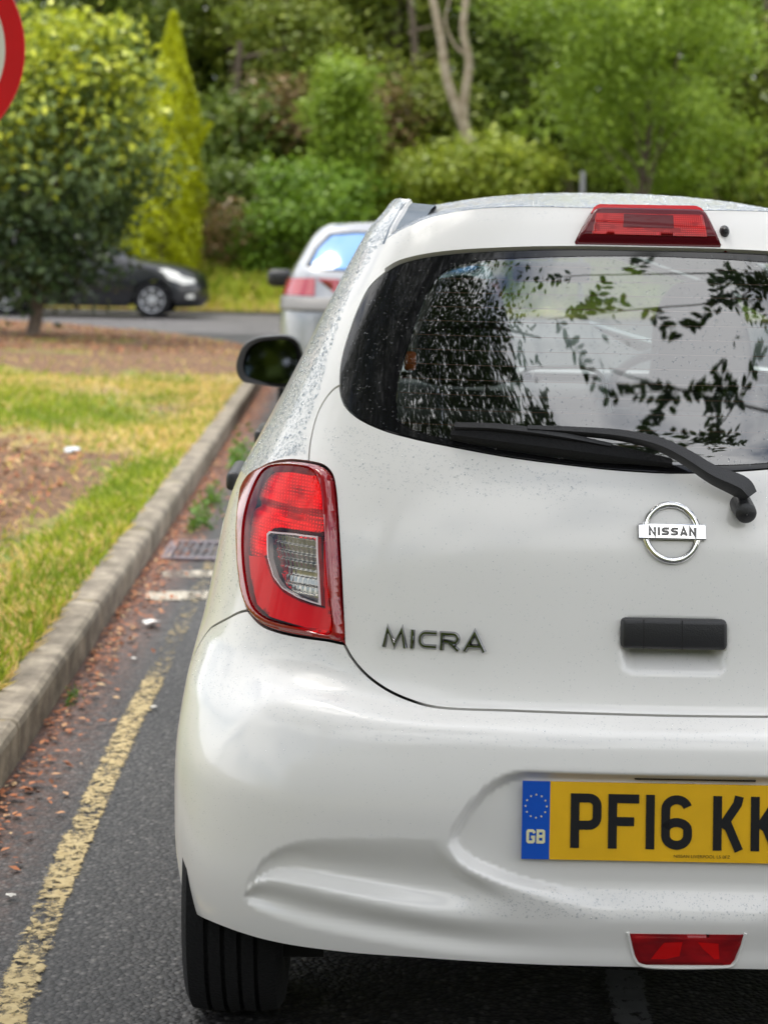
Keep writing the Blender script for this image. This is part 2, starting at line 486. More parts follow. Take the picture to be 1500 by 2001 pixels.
def lampred(name, base, dark, dots=True, cell=210.0, dot=(.80, .045, .04)):
    m, t, b = newmat(name); N = t.nodes.new; Lk = t.links.new
    b.inputs['Roughness'].default_value = .30; b.inputs['Specular IOR Level'].default_value = .12; b.inputs['Coat Weight'].default_value = 1; b.inputs['Coat Roughness'].default_value = .02
    tc = N('ShaderNodeTexCoord'); sx = N('ShaderNodeSeparateXYZ'); Lk(tc.outputs['Object'], sx.inputs[0])
    def ma(op, a, c=None, d=None):
        n = N('ShaderNodeMath'); n.operation = op
        for i, v in enumerate((a, c, d)):
            if v is None: continue
            if isinstance(v, (int, float)): n.inputs[i].default_value = v
            else: Lk(v, n.inputs[i])
        return n.outputs[0]
    nz = N('ShaderNodeTexNoise'); nz.inputs['Scale'].default_value = 14; nz.inputs['Detail'].default_value = 4
    mpn = N('ShaderNodeMapping'); mpn.inputs['Scale'].default_value = (.7, .7, 2.2); Lk(tc.outputs['Object'], mpn.inputs[0]); Lk(mpn.outputs[0], nz.inputs[0])
    rr = N('ShaderNodeValToRGB'); rr.color_ramp.elements[0].position = .38; rr.color_ramp.elements[1].position = .60
    rr.color_ramp.elements[0].color = (*dark, 1); rr.color_ramp.elements[1].color = (*base, 1)
    Lk(nz.outputs[0], rr.inputs[0]); col = rr.outputs[0]
    if dots:
        fx = ma('SUBTRACT', ma('FRACT', ma('MULTIPLY', sx.outputs[0], cell)), .5); fz = ma('SUBTRACT', ma('FRACT', ma('MULTIPLY', sx.outputs[2], cell)), .5)
        r2 = ma('ADD', ma('MULTIPLY', fx, fx), ma('MULTIPLY', fz, fz))
        dm = ma('LESS_THAN', r2, .06)
        n2 = N('ShaderNodeTexNoise'); n2.inputs['Scale'].default_value = 22; Lk(tc.outputs['Object'], n2.inputs[0])
        dm = ma('MULTIPLY', dm, ma('GREATER_THAN', n2.outputs[0], .45))
        mi = N('ShaderNodeMix'); mi.data_type = 'RGBA'; Lk(dm, mi.inputs[0]); Lk(col, mi.inputs[6]); mi.inputs[7].default_value = (*dot, 1); col = mi.outputs[2]
    Lk(col, b.inputs['Base Color'])
    return m
LRED = lampred('lamp_red_lens', (.50, .0008, .0015), (.10, .0004, .001))
LREDP = lampred('lamp_red_reflector', (.62, .001, .002), (.50, .001, .002), dots=False)
LRIM = pmat('lamp_dark_red_rim', (.30, .002, .006), rough=.12, coat=1)
BRED = lampred('brake_lens', (.46, .0005, .001), (.24, .0004, .001), dots=True, cell=260)
BDARK = pmat('brake_lens_dark', (.10, .002, .006), rough=.15, coat=1)
BTOP = pmat('brake_lens_top', (.55, .006, .010), rough=.12, coat=1)
CLEARREFL = pmat('indicator_reflector', (.40, .38, .35), rough=.12, metal=1.0)
CLEARRIM = pmat('clear_lens_rim', (.55, .42, .42), rough=.25, coat=1)
CLEARGL = glassmat('clear_lens', (.86, .86, .84), ior=1.5)
# rain drops: clear domes
WATER = glassmat('rain_water', (.86, .88, .90), ior=1.7)

REDGL = glassmat('red_clear_lens', (.95, .014, .018), ior=1.33)
REFL = lampred('lamp_reflector', (.80, .55, .52), (.42, .26, .25), cell=185, dot=(1.0, .95, .9))
REFL.node_tree.nodes['Principled BSDF'].inputs['Metallic'].default_value = .6; REFL.node_tree.nodes['Principled BSDF'].inputs['Coat Weight'].default_value = 0
LGUIDE = pmat('lamp_light_guide', (.78, .05, .05), rough=.45)

CHROME2 = pmat('chrome_dark_reflection', (.36, .36, .37), rough=.07, metal=1.0)  # chrome darkened so the name letters carry dark reflections in their colour

for _m in (BRED, BTOP, BDARK): _m.node_tree.nodes['Principled BSDF'].inputs['Coat Weight'].default_value = .35; _m.node_tree.nodes['Principled BSDF'].inputs['Specular IOR Level'].default_value = .15
# ------------------------------------------------------------------ the near white hatchback: pressed-in shapes
def xz(uvs):
    q = pinv(uvs); p = SH.P(q[:, 0], q[:, 1]); return p[:, [0, 2]]
def curve_z(uvs):
    p = xz(uvs); o = np.argsort(p[:, 0]); xs, zs = p[o, 0], p[o, 1]
    return lambda x: pchip(xs, zs, -np.abs(x))
_zA = curve_z([(490, 1750), (500, 1726), (520, 1697), (550, 1668), (590, 1650), (640, 1642), (700, 1640), (880, 1640), (1100, 1642)])
_zB = curve_z([(490, 1752), (520, 1727), (561, 1724), (607, 1734), (740, 1763), (850, 1783), (950, 1793), (1190, 1798), (1330, 1800)])
_zC = curve_z([(488, 1754), (497, 1764), (527, 1782), (607, 1807), (740, 1834), (850, 1852), (960, 1864), (1330, 1880)])
_pr = spline(xz([(1030, 1519), (990, 1527), (950, 1549), (910, 1589), (884, 1630), (880, 1646), (888, 1668), (912, 1694), (950, 1713), (1000, 1734), (1065, 1764), (1130, 1806), (1170, 1850)]), 5)
_rl = xz([(1000, 1724), (1200, 1729)])
_prl = [tuple(p) for p in _pr]
_prfull = np.array(_prl+[(-p[0], p[1]) for p in _prl[::-1]])
_hrec = xz([(1210, 1206), (1422, 1328)])
HX0, HX1, HZ1, HZ0 = _hrec[0, 0], _hrec[1, 0], _hrec[0, 1], _hrec[1, 1]
_fogp = xz([(1226, 1821), (1455, 1823), (1436, 1878), (1424, 1888), (1250, 1887), (1238, 1876)])
def rrect(x, z, x0, x1, z0, z1, r):
    cx, cz = (x0+x1)/2, (z0+z1)/2
    qx, qz = np.abs(x-cx)-(x1-x0)/2+r, np.abs(z-cz)-(z1-z0)/2+r
    return np.hypot(np.maximum(qx, 0), np.maximum(qz, 0))+np.minimum(np.maximum(qx, qz), 0)-r
_bump0 = SH.disp
XL = float(_pr[:, 0].min())
def disp_full(x, y, z, s):
    d = _bump0(x, y, z, s)
    sh = np.shape(d); x1, z1 = np.broadcast_to(x, sh).ravel(), np.broadcast_to(z, sh).ravel(); dd = d.ravel().copy(); s1 = np.broadcast_to(s, sh).ravel()
    k = np.where((np.abs(s1) < .8) & (z1 < .62))[0]
    if len(k):
        X, Z = x1[k], z1[k]; aX = np.abs(X); zA = _zA(X); zB = np.minimum(_zB(X), zA-.004); zC = np.minimum(_zC(X), zB-.004)
        ins = inpoly(X, Z, _prfull); pd = polydist(X, Z, _prfull); sd = np.where(ins, -pd, pd)
        xr0, zr0 = abs(_rl[0, 0]), float(_rl[1, 1])
        # upper scoop between zA and zB, fading out under the plate recess
        t = np.clip((zA-Z)/(zA-zB), 0, 1)
        prof = np.where(t < .70, sstep(-.10, .70, t)/1.0-.043*(1-t/.70), 1-sstep(.70, 1.0, t))
        dA = .021*sstep(.725, .58, aX)*prof*sstep(.006, .045, zA-zB)*sstep(0, .028, sd)*sstep(xr0-.03, abs(XL)+.03, aX)
        # plate recess, running out over the ledge down to zB
        led = np.clip((Z-zB)/np.maximum(.004, zr0-zB), 0, 1)
        wd = .015+.050*sstep(zr0+.006, zr0-.045, Z)
        dP = .024*np.where(ins, sstep(0, 1, -sd/wd), 0)*sstep(0, 1, led)
        # lower scoop between zB and zC
        t = np.clip((zB-Z)/(zB-zC), 0, 1)
        prof = np.where(t < .62, sstep(0, .62, t), 1-sstep(.62, 1.0, t))
        dB = .010*sstep(.74, .64, aX)*prof*sstep(.005, .03, zB-zC)*(1-.75*sstep(.42, .15, aX))
        dd[k] -= np.maximum(np.maximum(dA, dP), dB)
    k = np.where((np.abs(x1) < .2) & (z1 > .66) & (z1 < .9))[0]
    if len(k):
        sd = rrect(x1[k], z1[k], HX0, HX1, HZ0, HZ1, .022)
        prof = sstep(0, .022, -sd)*sstep(HZ0-.001, HZ0+.048, z1[k])
        dd[k] -= .034*prof
    return dd.reshape(sh)
SH.disp = disp_full

CAR = empty('parked_car', tuple(CAR_O), -CAR_YAW)
tag(CAR, 'white small hatchback beaded with rain, seen from behind close up, filling the right side', 'car')
CAR['note'] = ''
del CAR['note']
def mir(sz): return [(-a, b) for a, b in sz][::-1]
# shared edge lines (photo pixels)
E_GB = [(1290, 923), (1200, 917), (1100, 906), (1000, 893), (900, 875), (800, 854), (740, 836), (694, 812), (673, 790), (665, 766), (664, 752)]
E_GL = [(664, 752), (666, 715), (674, 678), (686, 640), (702, 598), (722, 560), (753, 531)]
E_GT = [(753, 531), (775, 517), (805, 507), (870, 496), (1000, 488), (1120, 486), (1250, 488)]
E_SEAM = [(664, 752), (650, 762), (636, 779), (624, 800), (615, 825), (608, 855), (604, 882), (603, 902)]
E_LR = [(603, 902), (632, 910), (648, 927), (655, 958), (660, 1020), (664, 1090), (668, 1170), (672, 1259)]
E_HB = [(672, 1259), (688, 1287), (716, 1319), (756, 1348), (800, 1368), (852, 1382), (1000, 1389), (1200, 1396), (1305, 1399)]
E_SP = [(753, 531), (755, 498), (760, 468)]
E_ST = [(760, 468), (790, 450), (850, 426), (930, 411), (1020, 406), (1150, 408), (1250, 410)]
def sp_(px, n=6): return spline(pinv(px), n)
gb, gl, gt = sp_(E_GB), sp_(E_GL), sp_(E_GT)
seam, lr, hb, spl, st = sp_(E_SEAM), sp_(E_LR), sp_(E_HB), sp_(E_SP), sp_(E_ST)
def cz(uv): return (0.0, float(pinv([uv])[0][1]))
def sym(left):
    """left half outline running from the centre line round to the centre line -> closed outline"""
    l = [tuple(p) for p in left]; return l+[(-a, b) for a, b in l[::-1]]
tail_l = [(0.0, gb[0][1])]+list(map(tuple, gb[1:]))+list(map(tuple, seam[1:]))+list(map(tuple, lr[1:]))+list(map(tuple, hb[1:-1]))+[(0.0, hb[-1][1])]
def dedupe_c(poly):
    out = []
    for p in poly:
        if not out or np.hypot(p[0]-out[-1][0], p[1]-out[-1][1]) > 1e-5: out.append(p)
    if np.hypot(out[0][0]-out[-1][0], out[0][1]-out[-1][1]) < 1e-5: out.pop()
    return out
def csym(l): return dedupe_c(sym(l))
tg = panel_obj('tailgate', panel(SH, csym(tail_l), res=.0085), PAINT, CAR)
tag(tg, kind=None)
spo_l = [(0.0, st[-1][1])]+[tuple(p) for p in st[::-1][1:]]+[tuple(p) for p in spl[::-1][1:]]+[tuple(p) for p in gt[1:-1]]+[(0.0, gt[-1][1])]
def lip(a, z, O): return .010*sstep(0, 1, np.clip((1.44-z)/.04, 0, 1))
sp_o = panel_obj('roof_spoiler', panel(SH, csym(spo_l), res=.012, off=.006, flange=.02), PAINT, CAR)
glass_l = [(0.0, gt[-1][1])]+[tuple(p) for p in gt[::-1][1:]]+[tuple(p) for p in gl[::-1][1:]]+[tuple(p) for p in gb[::-1][1:-1]]+[(0.0, gb[0][1])]
glass_o = csym(glass_l)
_fi = sp_([(1240, 500), (1120, 501), (1000, 505), (930, 510), (885, 521), (856, 540), (836, 572), (806, 650), (786, 710), (777, 760), (775, 800), (784, 826), (830, 846), (900, 862), (1000, 880), (1150, 900), (1290, 908)], 5)
pane_o = csym([(0.0, _fi[0][1])]+[tuple(p) for p in _fi[1:-1]]+[(0.0, _fi[-1][1])])
gw = panel_obj('rear_window', panel(SH, pane_o, res=.02, off=-.001, shrink=0, flange=0), GLASS, CAR)
fr = panel_obj('window_border', panel(SH, glass_o, holes=[pane_o], res=.014, off=-.001, shrink=.0012, flange=.006), FRIT, gw)
# heater wires on the inside of the pane
vs, fs = [], []
z0p, z1p = min(p[1] for p in pane_o), max(p[1] for p in pane_o)
pa = np.array(pane_o)
for k in range(13):
    zz = z0p+.03+(z1p-z0p-.05)*k/12.0
    ss = np.linspace(-.6, .6, 90); ok = inpoly(ss, np.full_like(ss, zz), pa); ss = ss[ok]
    for a, b in ((ss-0, zz-.0006), ):
        p0 = SH.P(ss, np.full_like(ss, zz-.0006))-SH.N(ss, np.full_like(ss, zz))*.004; p1 = SH.P(ss, np.full_like(ss, zz+.0006))-SH.N(ss, np.full_like(ss, zz))*.004
        o = len(vs); n = len(ss)
        vs += [tuple(p) for p in p0]+[tuple(p) for p in p1]; fs += [(o+i, o+i+1, o+n+i+1, o+n+i) for i in range(n-1)]
mesh_obj('heater_wires', vs, fs, WIRE, gw)

# ---- body sides, pillars, bonnet: one pressed body
lamp_px = [(565, 899), (603, 902), (632, 910), (648, 927), (655, 958), (660, 1020), (664, 1090), (668, 1170), (672, 1256), (640, 1252), (590, 1245), (540, 1234), (510, 1221), (488, 1199), (475, 1163), (469, 1110), (467, 1050), (470, 1000), (478, 956), (496, 925), (526, 906)]
lamp_o = pinv(lamp_px)
lamp_s = spline(lamp_o, 4, closed=True)
lampL = sp_([(603, 902), (565, 899), (526, 906), (496, 925), (478, 956), (470, 1000), (467, 1050), (469, 1110), (475, 1163), (484, 1193)])
lampB = sp_([(484, 1193), (510, 1221), (540, 1234), (590, 1245), (640, 1252), (672, 1259)])
bseam = sp_([(484, 1193), (470, 1196), (440, 1211), (412, 1227)])
AX_R, AX_F, WZ, AR = .625, 3.055, .297, .335
def side(yz):
    yz = np.asarray(yz, float); s = SH.s_side(yz[:, 0], yz[:, 1]); return [(-a, b) for a, b in zip(s, yz[:, 1])]
def arch(yc, a0, a1, n=26):
    return side([(yc-AR*math.cos(a), WZ+AR*1.0*math.sin(a)) for a in np.linspace(a0, a1, n)])
rail = sp_([(760, 468), (766, 452), (779, 424), (792, 402), (806, 387)])
p_end = bseam[-1]; pe = SH.P(p_end[0], p_end[1])
# bumper meets the arch a little in front of the seam end
arch_top = math.pi*.40
a_meet = math.radians(62)
meet = side([(AX_R-AR*math.cos(a_meet), WZ+AR*math.sin(a_meet))])[0]
zt = 1.497
body_l = ([tuple(p) for p in rail[::-1]][:-1]+[tuple(p) for p in spl[::-1]]+[tuple(p) for p in gl[::-1][1:]]+[tuple(p) for p in seam[1:]]
          +[tuple(p) for p in lampL[1:]]+[tuple(p) for p in bseam[1:]]+arch(AX_R, a_meet, math.pi)
          +side([(AX_R+AR+.02, .22), (1.6, .205), (2.4, .21), (AX_F-AR-.02, .225)])+arch(AX_F, 0, math.pi)
          +side([(AX_F+AR+.02, .23)])+[(-2.3, .215), (-2.6, .205), (-3.0, .20), (-3.0, .8), (-3.0, 1.2), (-3.0, zt)]
          +[(-2.5, zt), (-2.2, zt), (-2.0, zt), (-1.5, zt), (-1.0, zt)])
body_l = dedupe_c(body_l)
door_r = side([(1.02, .30), (1.00, .50), (.985, .80), (1.02, 1.10), (1.08, 1.30), (1.17, 1.455), (1.50, 1.466), (1.80, 1.462), (1.80, .90), (1.80, .25), (1.4, .245), (1.06, .25)])
door_f = side([(1.812, .25), (1.812, .90), (1.812, 1.462), (2.02, 1.435), (2.30, 1.26), (2.55, 1.06), (2.66, .97), (2.66, .60), (2.62, .25), (2.2, .245)])
win_r = side([(1.10, 1.13), (1.20, 1.40), (1.50, 1.425), (1.755, 1.425), (1.755, 1.06), (1.40, 1.07), (1.12, 1.09)])
win_f = side([(1.86, 1.06), (1.86, 1.425), (2.00, 1.40), (2.25, 1.23), (2.46, 1.06), (2.2, 1.055)])
wsc = [(-a, b) for a, b in zip(SH.s_front([.58, .57, .54, .48, .455, .25, .10], [1.02, 1.06, 1.20, 1.36, 1.425, 1.44, 1.445]), [1.02, 1.06, 1.20, 1.36, 1.425, 1.44, 1.445])]
wsc_l = wsc+[(-3.0, 1.447), (-3.0, 1.25), (-3.0, 1.02)]+[(-a, b) for a, b in zip(SH.s_front([.2, .4], [1.02, 1.02]), [1.02, 1.02])]
flap = side([(.60, .705), (.585, .75), (.58, .80), (.59, .845), (.62, .862), (.72, .862), (.745, .845), (.75, .80), (.745, .72), (.72, .70), (.66, .695)])
bodyv = panel(SH, body_l, holes=[door_r, door_f, wsc_l, flap], res=.022, flange=.012)
body = panel_obj('body', join_vfn(bodyv, mirror_vfn(bodyv)), PAINT, CAR)
tr = panel(SH, body_l, holes=[win_r, win_f, wsc_l], res=.05, off=-.022, flange=0, shrink=.002)
panel_obj('interior_lining', join_vfn(tr, mirror_vfn(tr)), TRIM, CAR)
fv = panel(SH, flap, res=.012, off=.0008)
panel_obj('fuel_flap', fv, PAINT, CAR)
for sd_ in (1, -1):
    for nm, dl, wl in (('rear_door', door_r, win_r), ('front_door', door_f, win_f)):
        v = panel(SH, dl, holes=[wl], res=.025, flange=.012)
        g = panel(SH, wl, res=.05, off=-.003, flange=0, shrink=0)
        if sd_ < 0: v, g = mirror_vfn(v), mirror_vfn(g)
        d = panel_obj('door', v, PAINT, CAR)
        panel_obj('window', g, SIDEGLASS, d)
        # black pull handle
        y_h = 1.10 if nm == 'rear_door' else 1.93
        zc_h = .872; s_h = float(SH.s_side([y_h+.09], [zc_h])[0]); ph = SH.P(-s_h, zc_h)
        bm = bmesh.new()
        bm_box(bm, (0, 0, 0), (.030, .21, .042), .012)
        hobj = bm_obj('handle', bm, BLACKPL, d, smooth=True); hobj.location = (sd_*(ph[0]-.022), y_h+.09, zc_h)
wv = panel(SH, wsc_l, res=.05, off=-.003, flange=0, shrink=0)
panel_obj('windscreen', join_vfn(wv, mirror_vfn(wv)), SCREEN, CAR)

# ---- roof: from the top edge of the spoiler forward, between the roof channels
EA = SH.P(st[:, 0], st[:, 1])+SH.N(st[:, 0], st[:, 1])*.004          # left -> centre
half = [tuple(p) for p in EA[:-1]]+[(0, EA[-1, 1], EA[-1, 2])]
nA, nB = len(half), 40
vs, fs = [], []
def roofp(e, b):
    x0, y0, z0 = e; yf = 1.72-.10*(x0/.42)**2
    y = y0+(yf-y0)*b
    xr = np.sign(x0)*min(abs(x0), .50)
    t = (y-y0)
    c = .5*(1-.0*abs(x0))
    xe = x0*(1.0-.02*b)
    rise = .062*(1-math.exp(-t/.42))-.018*max(0, (y-1.0)/.72)**2
    # flatten the crown of the start edge into the roof's own crown
    zc_ = z0+rise
    ztop = 1.527-.018*max(0, (y-1.0)/.72)**2-.045*(abs(xe)/.42)**2.4-.06*math.exp(-t/.30)
    k = min(1, t/.25); k = k*k*(3-2*k)
    return (xe, y, zc_*(1-k)+ztop*k)
full = half+[(-p[0], p[1], p[2]) for p in half[::-1][1:]]
for e in full:
    for j in range(nB+1):
        vs.append(roofp(e, (j/nB)**1.7))
for i in range(len(full)-1):
    for j in range(nB):
        a = i*(nB+1)+j; fs.append((a, a+nB+1, a+nB+2, a+1))
ro = mesh_obj('roof', vs, fs, PAINT, CAR, smooth=True)
# roof channel strips, shade and bluish reflection put into their colour, and the header over the windscreen
for sd_ in (1, -1):
    vs, fs = [], []
    rl = SH.P(rail[:, 0], rail[:, 1]); far = [(-.415, .95, 1.488), (-.41, 1.3, 1.49), (-.405, 1.66, 1.478)]
    line = [tuple(p) for p in rl]+far
    for p in line:
        vs += [(sd_*(p[0]-.012), p[1], p[2]-.008), (sd_*(p[0]+.045), p[1]+.004, p[2]-.012)]
    for i in range(len(line)-1): fs.append((2*i, 2*i+1, 2*i+3, 2*i+2))
    mesh_obj('roof_channel', vs, fs, CHAN, CAR)
vs = [roofp(e, 1.0) for e in full]; n = len(vs)
lo = [(p[0]*1.02, p[1]+.03, 1.46) for p in vs]
mesh_obj('windscreen_header', vs+lo, [(i, i+1, n+i+1, n+i) for i in range(n-1)], PAINT, CAR)

# ---- rear bumper
bot = sp_([(1310, 1894), (1200, 1892), (1050, 1888), (900, 1880), (800, 1873), (700, 1866), (620, 1857), (540, 1844), (470, 1825), (430, 1810), (404, 1799)])
a_lo = math.radians(-8)
bum_l = ([(0.0, hb[-1][1])]+[tuple(p) for p in hb[::-1][1:]]+[tuple(p) for p in lampB[::-1][1:]]+[tuple(p) for p in bseam[1:]]
         +arch(AX_R, a_lo, a_meet, 18)[::-1]+[tuple(p) for p in bot[::-1][1:-1]]+[(0.0, bot[0][1])])
bu = panel_obj('rear_bumper', panel(SH, csym(bum_l), res=.0058, flange=.025), PAINT, CAR)
# ---- front end
bm = bmesh.new(); bm_box(bm, (0, 3.70, .34), (1.1, .06, .16), .02); bm_obj('front_grille', bm, BLACKPL, CAR, True)
for sd_ in (1, -1):
    hl = panel(SH, [(-2.42, .72), (-2.30, .78), (-2.22, .82), (-2.25, .86), (-2.38, .83), (-2.5, .77), (-2.52, .72)], res=.03, off=.004, flange=.01)
    panel_obj('headlight', hl if sd_ > 0 else mirror_vfn(hl), CLEARREFL, CAR)
# black inner shell behind the gaps, underbody
inn = panel(SH, csym([(0, .68)]+[(-.36, .66), (-.44, .72), (-.62, .74), (-.70, .80), (-.72, 1.0), (-.60, 1.02), (-.56, 1.10), (-.50, 1.05), (-.3, 1.0), (0, .98)]), res=.03, off=-.03, flange=0)
panel_obj('boot_lining', inn, GAP, CAR)
bm = bmesh.new()
bm_box(bm, (0, 1.95, .255), (1.15, 3.1, .05)); bm_box(bm, (0, .50, .32), (1.0, .62, .06)); bm_box(bm, (0, AX_R, .30), (1.30, .08, .09), .02)
bm_tube(bm, [(.36, .12, .27), (.36, .30, .28), (.34, .5, .29)], .028, 12); bm_box(bm, (.30, .30, .29), (.42, .22, .10), .03)
bm_obj('underbody', bm, UNDER, CAR, True)
for sd_ in (1, -1):
    for yc in (AX_R, AX_F):                      # black wheel housings
        bm = bmesh.new(); prev = None
        for i in range(25):
            a = math.pi*(-.12+1.24*i/24); y, z = yc-(AR+.015)*math.cos(a), WZ+(AR+.015)*math.sin(a)
            cur = [bm.verts.new((sd_*.56, y, z)), bm.verts.new((sd_*.785, y, z))]
            if prev: bm.faces.new((prev[0], prev[1], cur[1], cur[0]))
            prev = cur
        bm_box(bm, (sd_*.55, yc, .42), (.02, .66, .46))
        bm_obj('wheel_housing', bm, UNDER, CAR)
def wheel(parent, x, y, r, w, side_, dark=False, name='wheel', spokes=8, rz=0):
    wroot = bpy.data.objects.new(name, None); link(wroot, parent); wroot.location = (x, y, r)
    bm = bmesh.new(); h = w/2
    prof = [(-h*.78, r*.66), (-h*.96, r*.72), (-h, r*.82), (-h*.97, r*.93), (-h*.86, r*.985), (-h*.55, r)]
    for g in (-.48, -.16, .16, .48):
        prof += [(h*(g-.045), r), (h*(g-.035), r*.972), (h*(g+.035), r*.972), (h*(g+.045), r)]
    prof += [(h*.55, r), (h*.86, r*.985), (h*.97, r*.93), (h, r*.82), (h*.96, r*.72), (h*.78, r*.66)]
    bm_lathe(bm, prof, 'X', 64)
    bm_obj('tyre', bm, RUBBER, wroot, True)
    bm = bmesh.new()
    bm_lathe(bm, [(-h*.8, r*.66), (-h*.8, r*.60), (h*.5, r*.60), (h*.78, r*.66), (h*.8, r*.69), (h*.84, r*.66), (h*.72, r*.62)], 'X', 48)
    q = []
    for k in range(spokes):
        a = 2*math.pi*k/spokes
        v = bm_box(bm, (h*.70, 0, r*.36), (.022, r*.13, r*.54), .006)
        bmesh.ops.rotate(bm, cent=(0, 0, 0), matrix=Matrix.Rotation(a, 3, 'X'), verts=[x_ for x_ in v if x_.is_valid])
    bm_lathe(bm, [(h*.60, 0.001), (h*.82, 0.001), (h*.84, r*.14), (h*.78, r*.19), (h*.6, r*.19)], 'X', 24)
    rim = bm_obj('rim', bm, ALLOY, wroot, True)
    bm = bmesh.new(); bm_lathe(bm, [(h*.1, .001), (h*.1, r*.60)], 'X', 32); bm_obj('brake_disc', bm, UNDER, wroot)
    if side_ < 0: wroot.rotation_euler = (0, 0, math.pi)
    return wroot
for sd_ in (1, -1):
    for yc in (AX_R-.10, AX_F): wheel(CAR, sd_*.716, yc, .302, .175, sd_)
# ------------------------------------------------------------------ lamps
def round_edge(h, w):
    def f(a, z, O):
        d = polydist(a, z, O); t = np.clip(1-d/w, 0, 1)
        return h*(1-t*t)
    return f
inner_px = [(538, 917), (600, 917), (618, 925), (628, 945), (633, 970), (638, 1040), (644, 1140), (651, 1236), (640, 1238), (580, 1223), (527, 1207), (503, 1183), (490, 1130), (485, 1070), (489, 1010), (503, 962), (518, 932)]
inner_o = spline(pinv(inner_px), 4, closed=True)
clear_px = [(529, 1045), (534, 1040), (580, 1044), (627, 1050), (630, 1120), (633, 1184), (612, 1178), (588, 1169), (558, 1151), (541, 1128), (530, 1090)]
cp_ = pinv(clear_px)
clear_o = [tuple(p) for p in cp_]
clear_in = [(cp_[:, 0].mean()+(p[0]-cp_[:, 0].mean())*.93, cp_[:, 1].mean()+(p[1]-cp_[:, 1].mean())*.94) for p in cp_]
for sd_ in (1, -1):
    F = (lambda v: v) if sd_ > 0 else mirror_vfn
    tl = panel_obj('tail_light', F(panel(SH, lamp_s, holes=[inner_o], res=.004, hfun=round_edge(.013, .011), shrink=.0028, flange=.02)), LRIM, CAR)
    top_split = float(pinv([(560, 1030)])[0][1])
    lensv = panel(SH, inner_o, holes=[clear_o], res=.008, off=.010, shrink=.0003, flange=.004)
    panel_obj('red_lens', F(lensv), REDGL, tl)
    up_px = [(538, 920), (600, 920), (616, 928), (626, 947), (631, 970), (636, 1036), (582, 1034), (533, 1030), (524, 1040), (521, 1085), (487, 1082), (491, 1010), (505, 962), (520, 934)]
    def pill(a, z, O):
        bowl = .016*np.exp(-((z-zc_up)/.030)**2-((np.abs(a)-ac_up)/.035)**2)
        return -.004-bowl+.0016*np.abs(np.sin(a*520))*np.abs(np.sin(z*560))-.010*np.exp(-((z-zc_up+.012)/.008)**2)
    up_q = pinv(up_px); zc_up = float(pinv([(570, 985)])[0][1]); ac_up = float(abs(SH.s2a(pinv([(570, 985)])[:, 0]))[0])
    panel_obj('reflector', F(panel(SH, spline(up_q, 3, closed=True), res=.0028, shrink=0, flange=.03, hfun=pill)), REFL, tl)
    lowr = [(489, 1086), (520, 1090), (526, 1110), (536, 1136), (556, 1158), (586, 1175), (612, 1184), (637, 1190), (636, 1044), (640, 1044), (645, 1140), (650, 1234), (640, 1236), (580, 1221), (529, 1205), (505, 1181), (493, 1130)]
    panel_obj('light_guide', F(panel(SH, [tuple(p) for p in pinv(lowr)], res=.006, off=.003, shrink=0, flange=.02)), LGUIDE, tl)
    panel_obj('lamp_bowl', F(panel(SH, inner_o, res=.02, off=-.030, shrink=0, flange=0)), pmat('lamp_bowl', (.10, .004, .006), rough=.5) if sd_ > 0 else MATS['lamp_bowl'], tl)
    # chrome reflector with ribs and pillows behind the clear lens
    def flute(a, z, O):
        u_ = (z-zc_cl)/.0125; st_ = u_-np.floor(u_)
        return -.007-.012*np.exp(-((z-zc_cl)/.030)**2)+.0042*st_+.0020*np.abs(np.sin(np.abs(a)*330))*np.where(z > zc_cl, 1, .35)
    zc_cl = float(cp_[:, 1].mean())
    rr = panel(SH, clear_in, res=.0022, off=0, shrink=0, flange=0, hfun=flute)
    panel_obj('indicator_reflector', F(rr), CLEARREFL, tl)
    panel_obj('clear_lens', F(panel(SH, clear_in, res=.01, off=.0085, shrink=0, flange=0)), CLEARGL, tl)
    panel_obj('lens_rim', F(panel(SH, clear_o, holes=[clear_in], res=.006, off=.0095, shrink=.0002, flange=.012)), CLEARRIM, tl)
# high brake light on the spoiler
bl_px = [(1118, 482), (1126, 465), (1140, 438), (1152, 418), (1160, 411), (1172, 408), (1250, 409), (1330, 411), (1358, 412), (1372, 416), (1380, 424), (1395, 452), (1411, 488), (1330, 486), (1250, 484.5), (1180, 483)]
bl_o = [tuple(p) for p in pinv(bl_px)]
zt_, zb_ = max(p[1] for p in bl_o), min(p[1] for p in bl_o)
hb_ = round_edge(.020, .016)
bl = panel_obj('brake_light', panel(SH, bl_o, res=.006, off=.004, hfun=hb_, shrink=0, flange=.012), BDARK, CAR)
def inset_px(px): return [tuple(p) for p in pinv(px)]
panel_obj('brake_lens', panel(SH, inset_px([(1153, 471), (1162, 432), (1368, 436), (1377, 477), (1265, 474)]), res=.008, off=.0245, shrink=0, flange=.004), BRED, bl)
panel_obj('lens_top', panel(SH, inset_px([(1152, 430), (1158, 418), (1168, 412), (1355, 415), (1366, 420), (1376, 434), (1265, 431)]), res=.008, off=.0215, shrink=0, flange=.006), BTOP, bl)
panel_obj('lens_window', panel(SH, inset_px([(1214, 459), (1215, 434), (1311, 437), (1312, 461)]), res=.008, off=.0252, shrink=0, flange=0), BDARK, bl)
# washer nozzle
q = pinv([(1413, 452)])[0]; pn = SH.P(*q); nn = SH.N(*q)
bm = bmesh.new(); bm_lathe(bm, [(0, .010), (-.008, .0105), (-.016, .009), (-.021, .005), (-.0215, .0005)], 'Y', 16)
wnz = bm_obj('washer_nozzle', bm, BLACKPL, CAR, True); wnz.location = pn; wnz.scale = (.85, 1, 1.1)
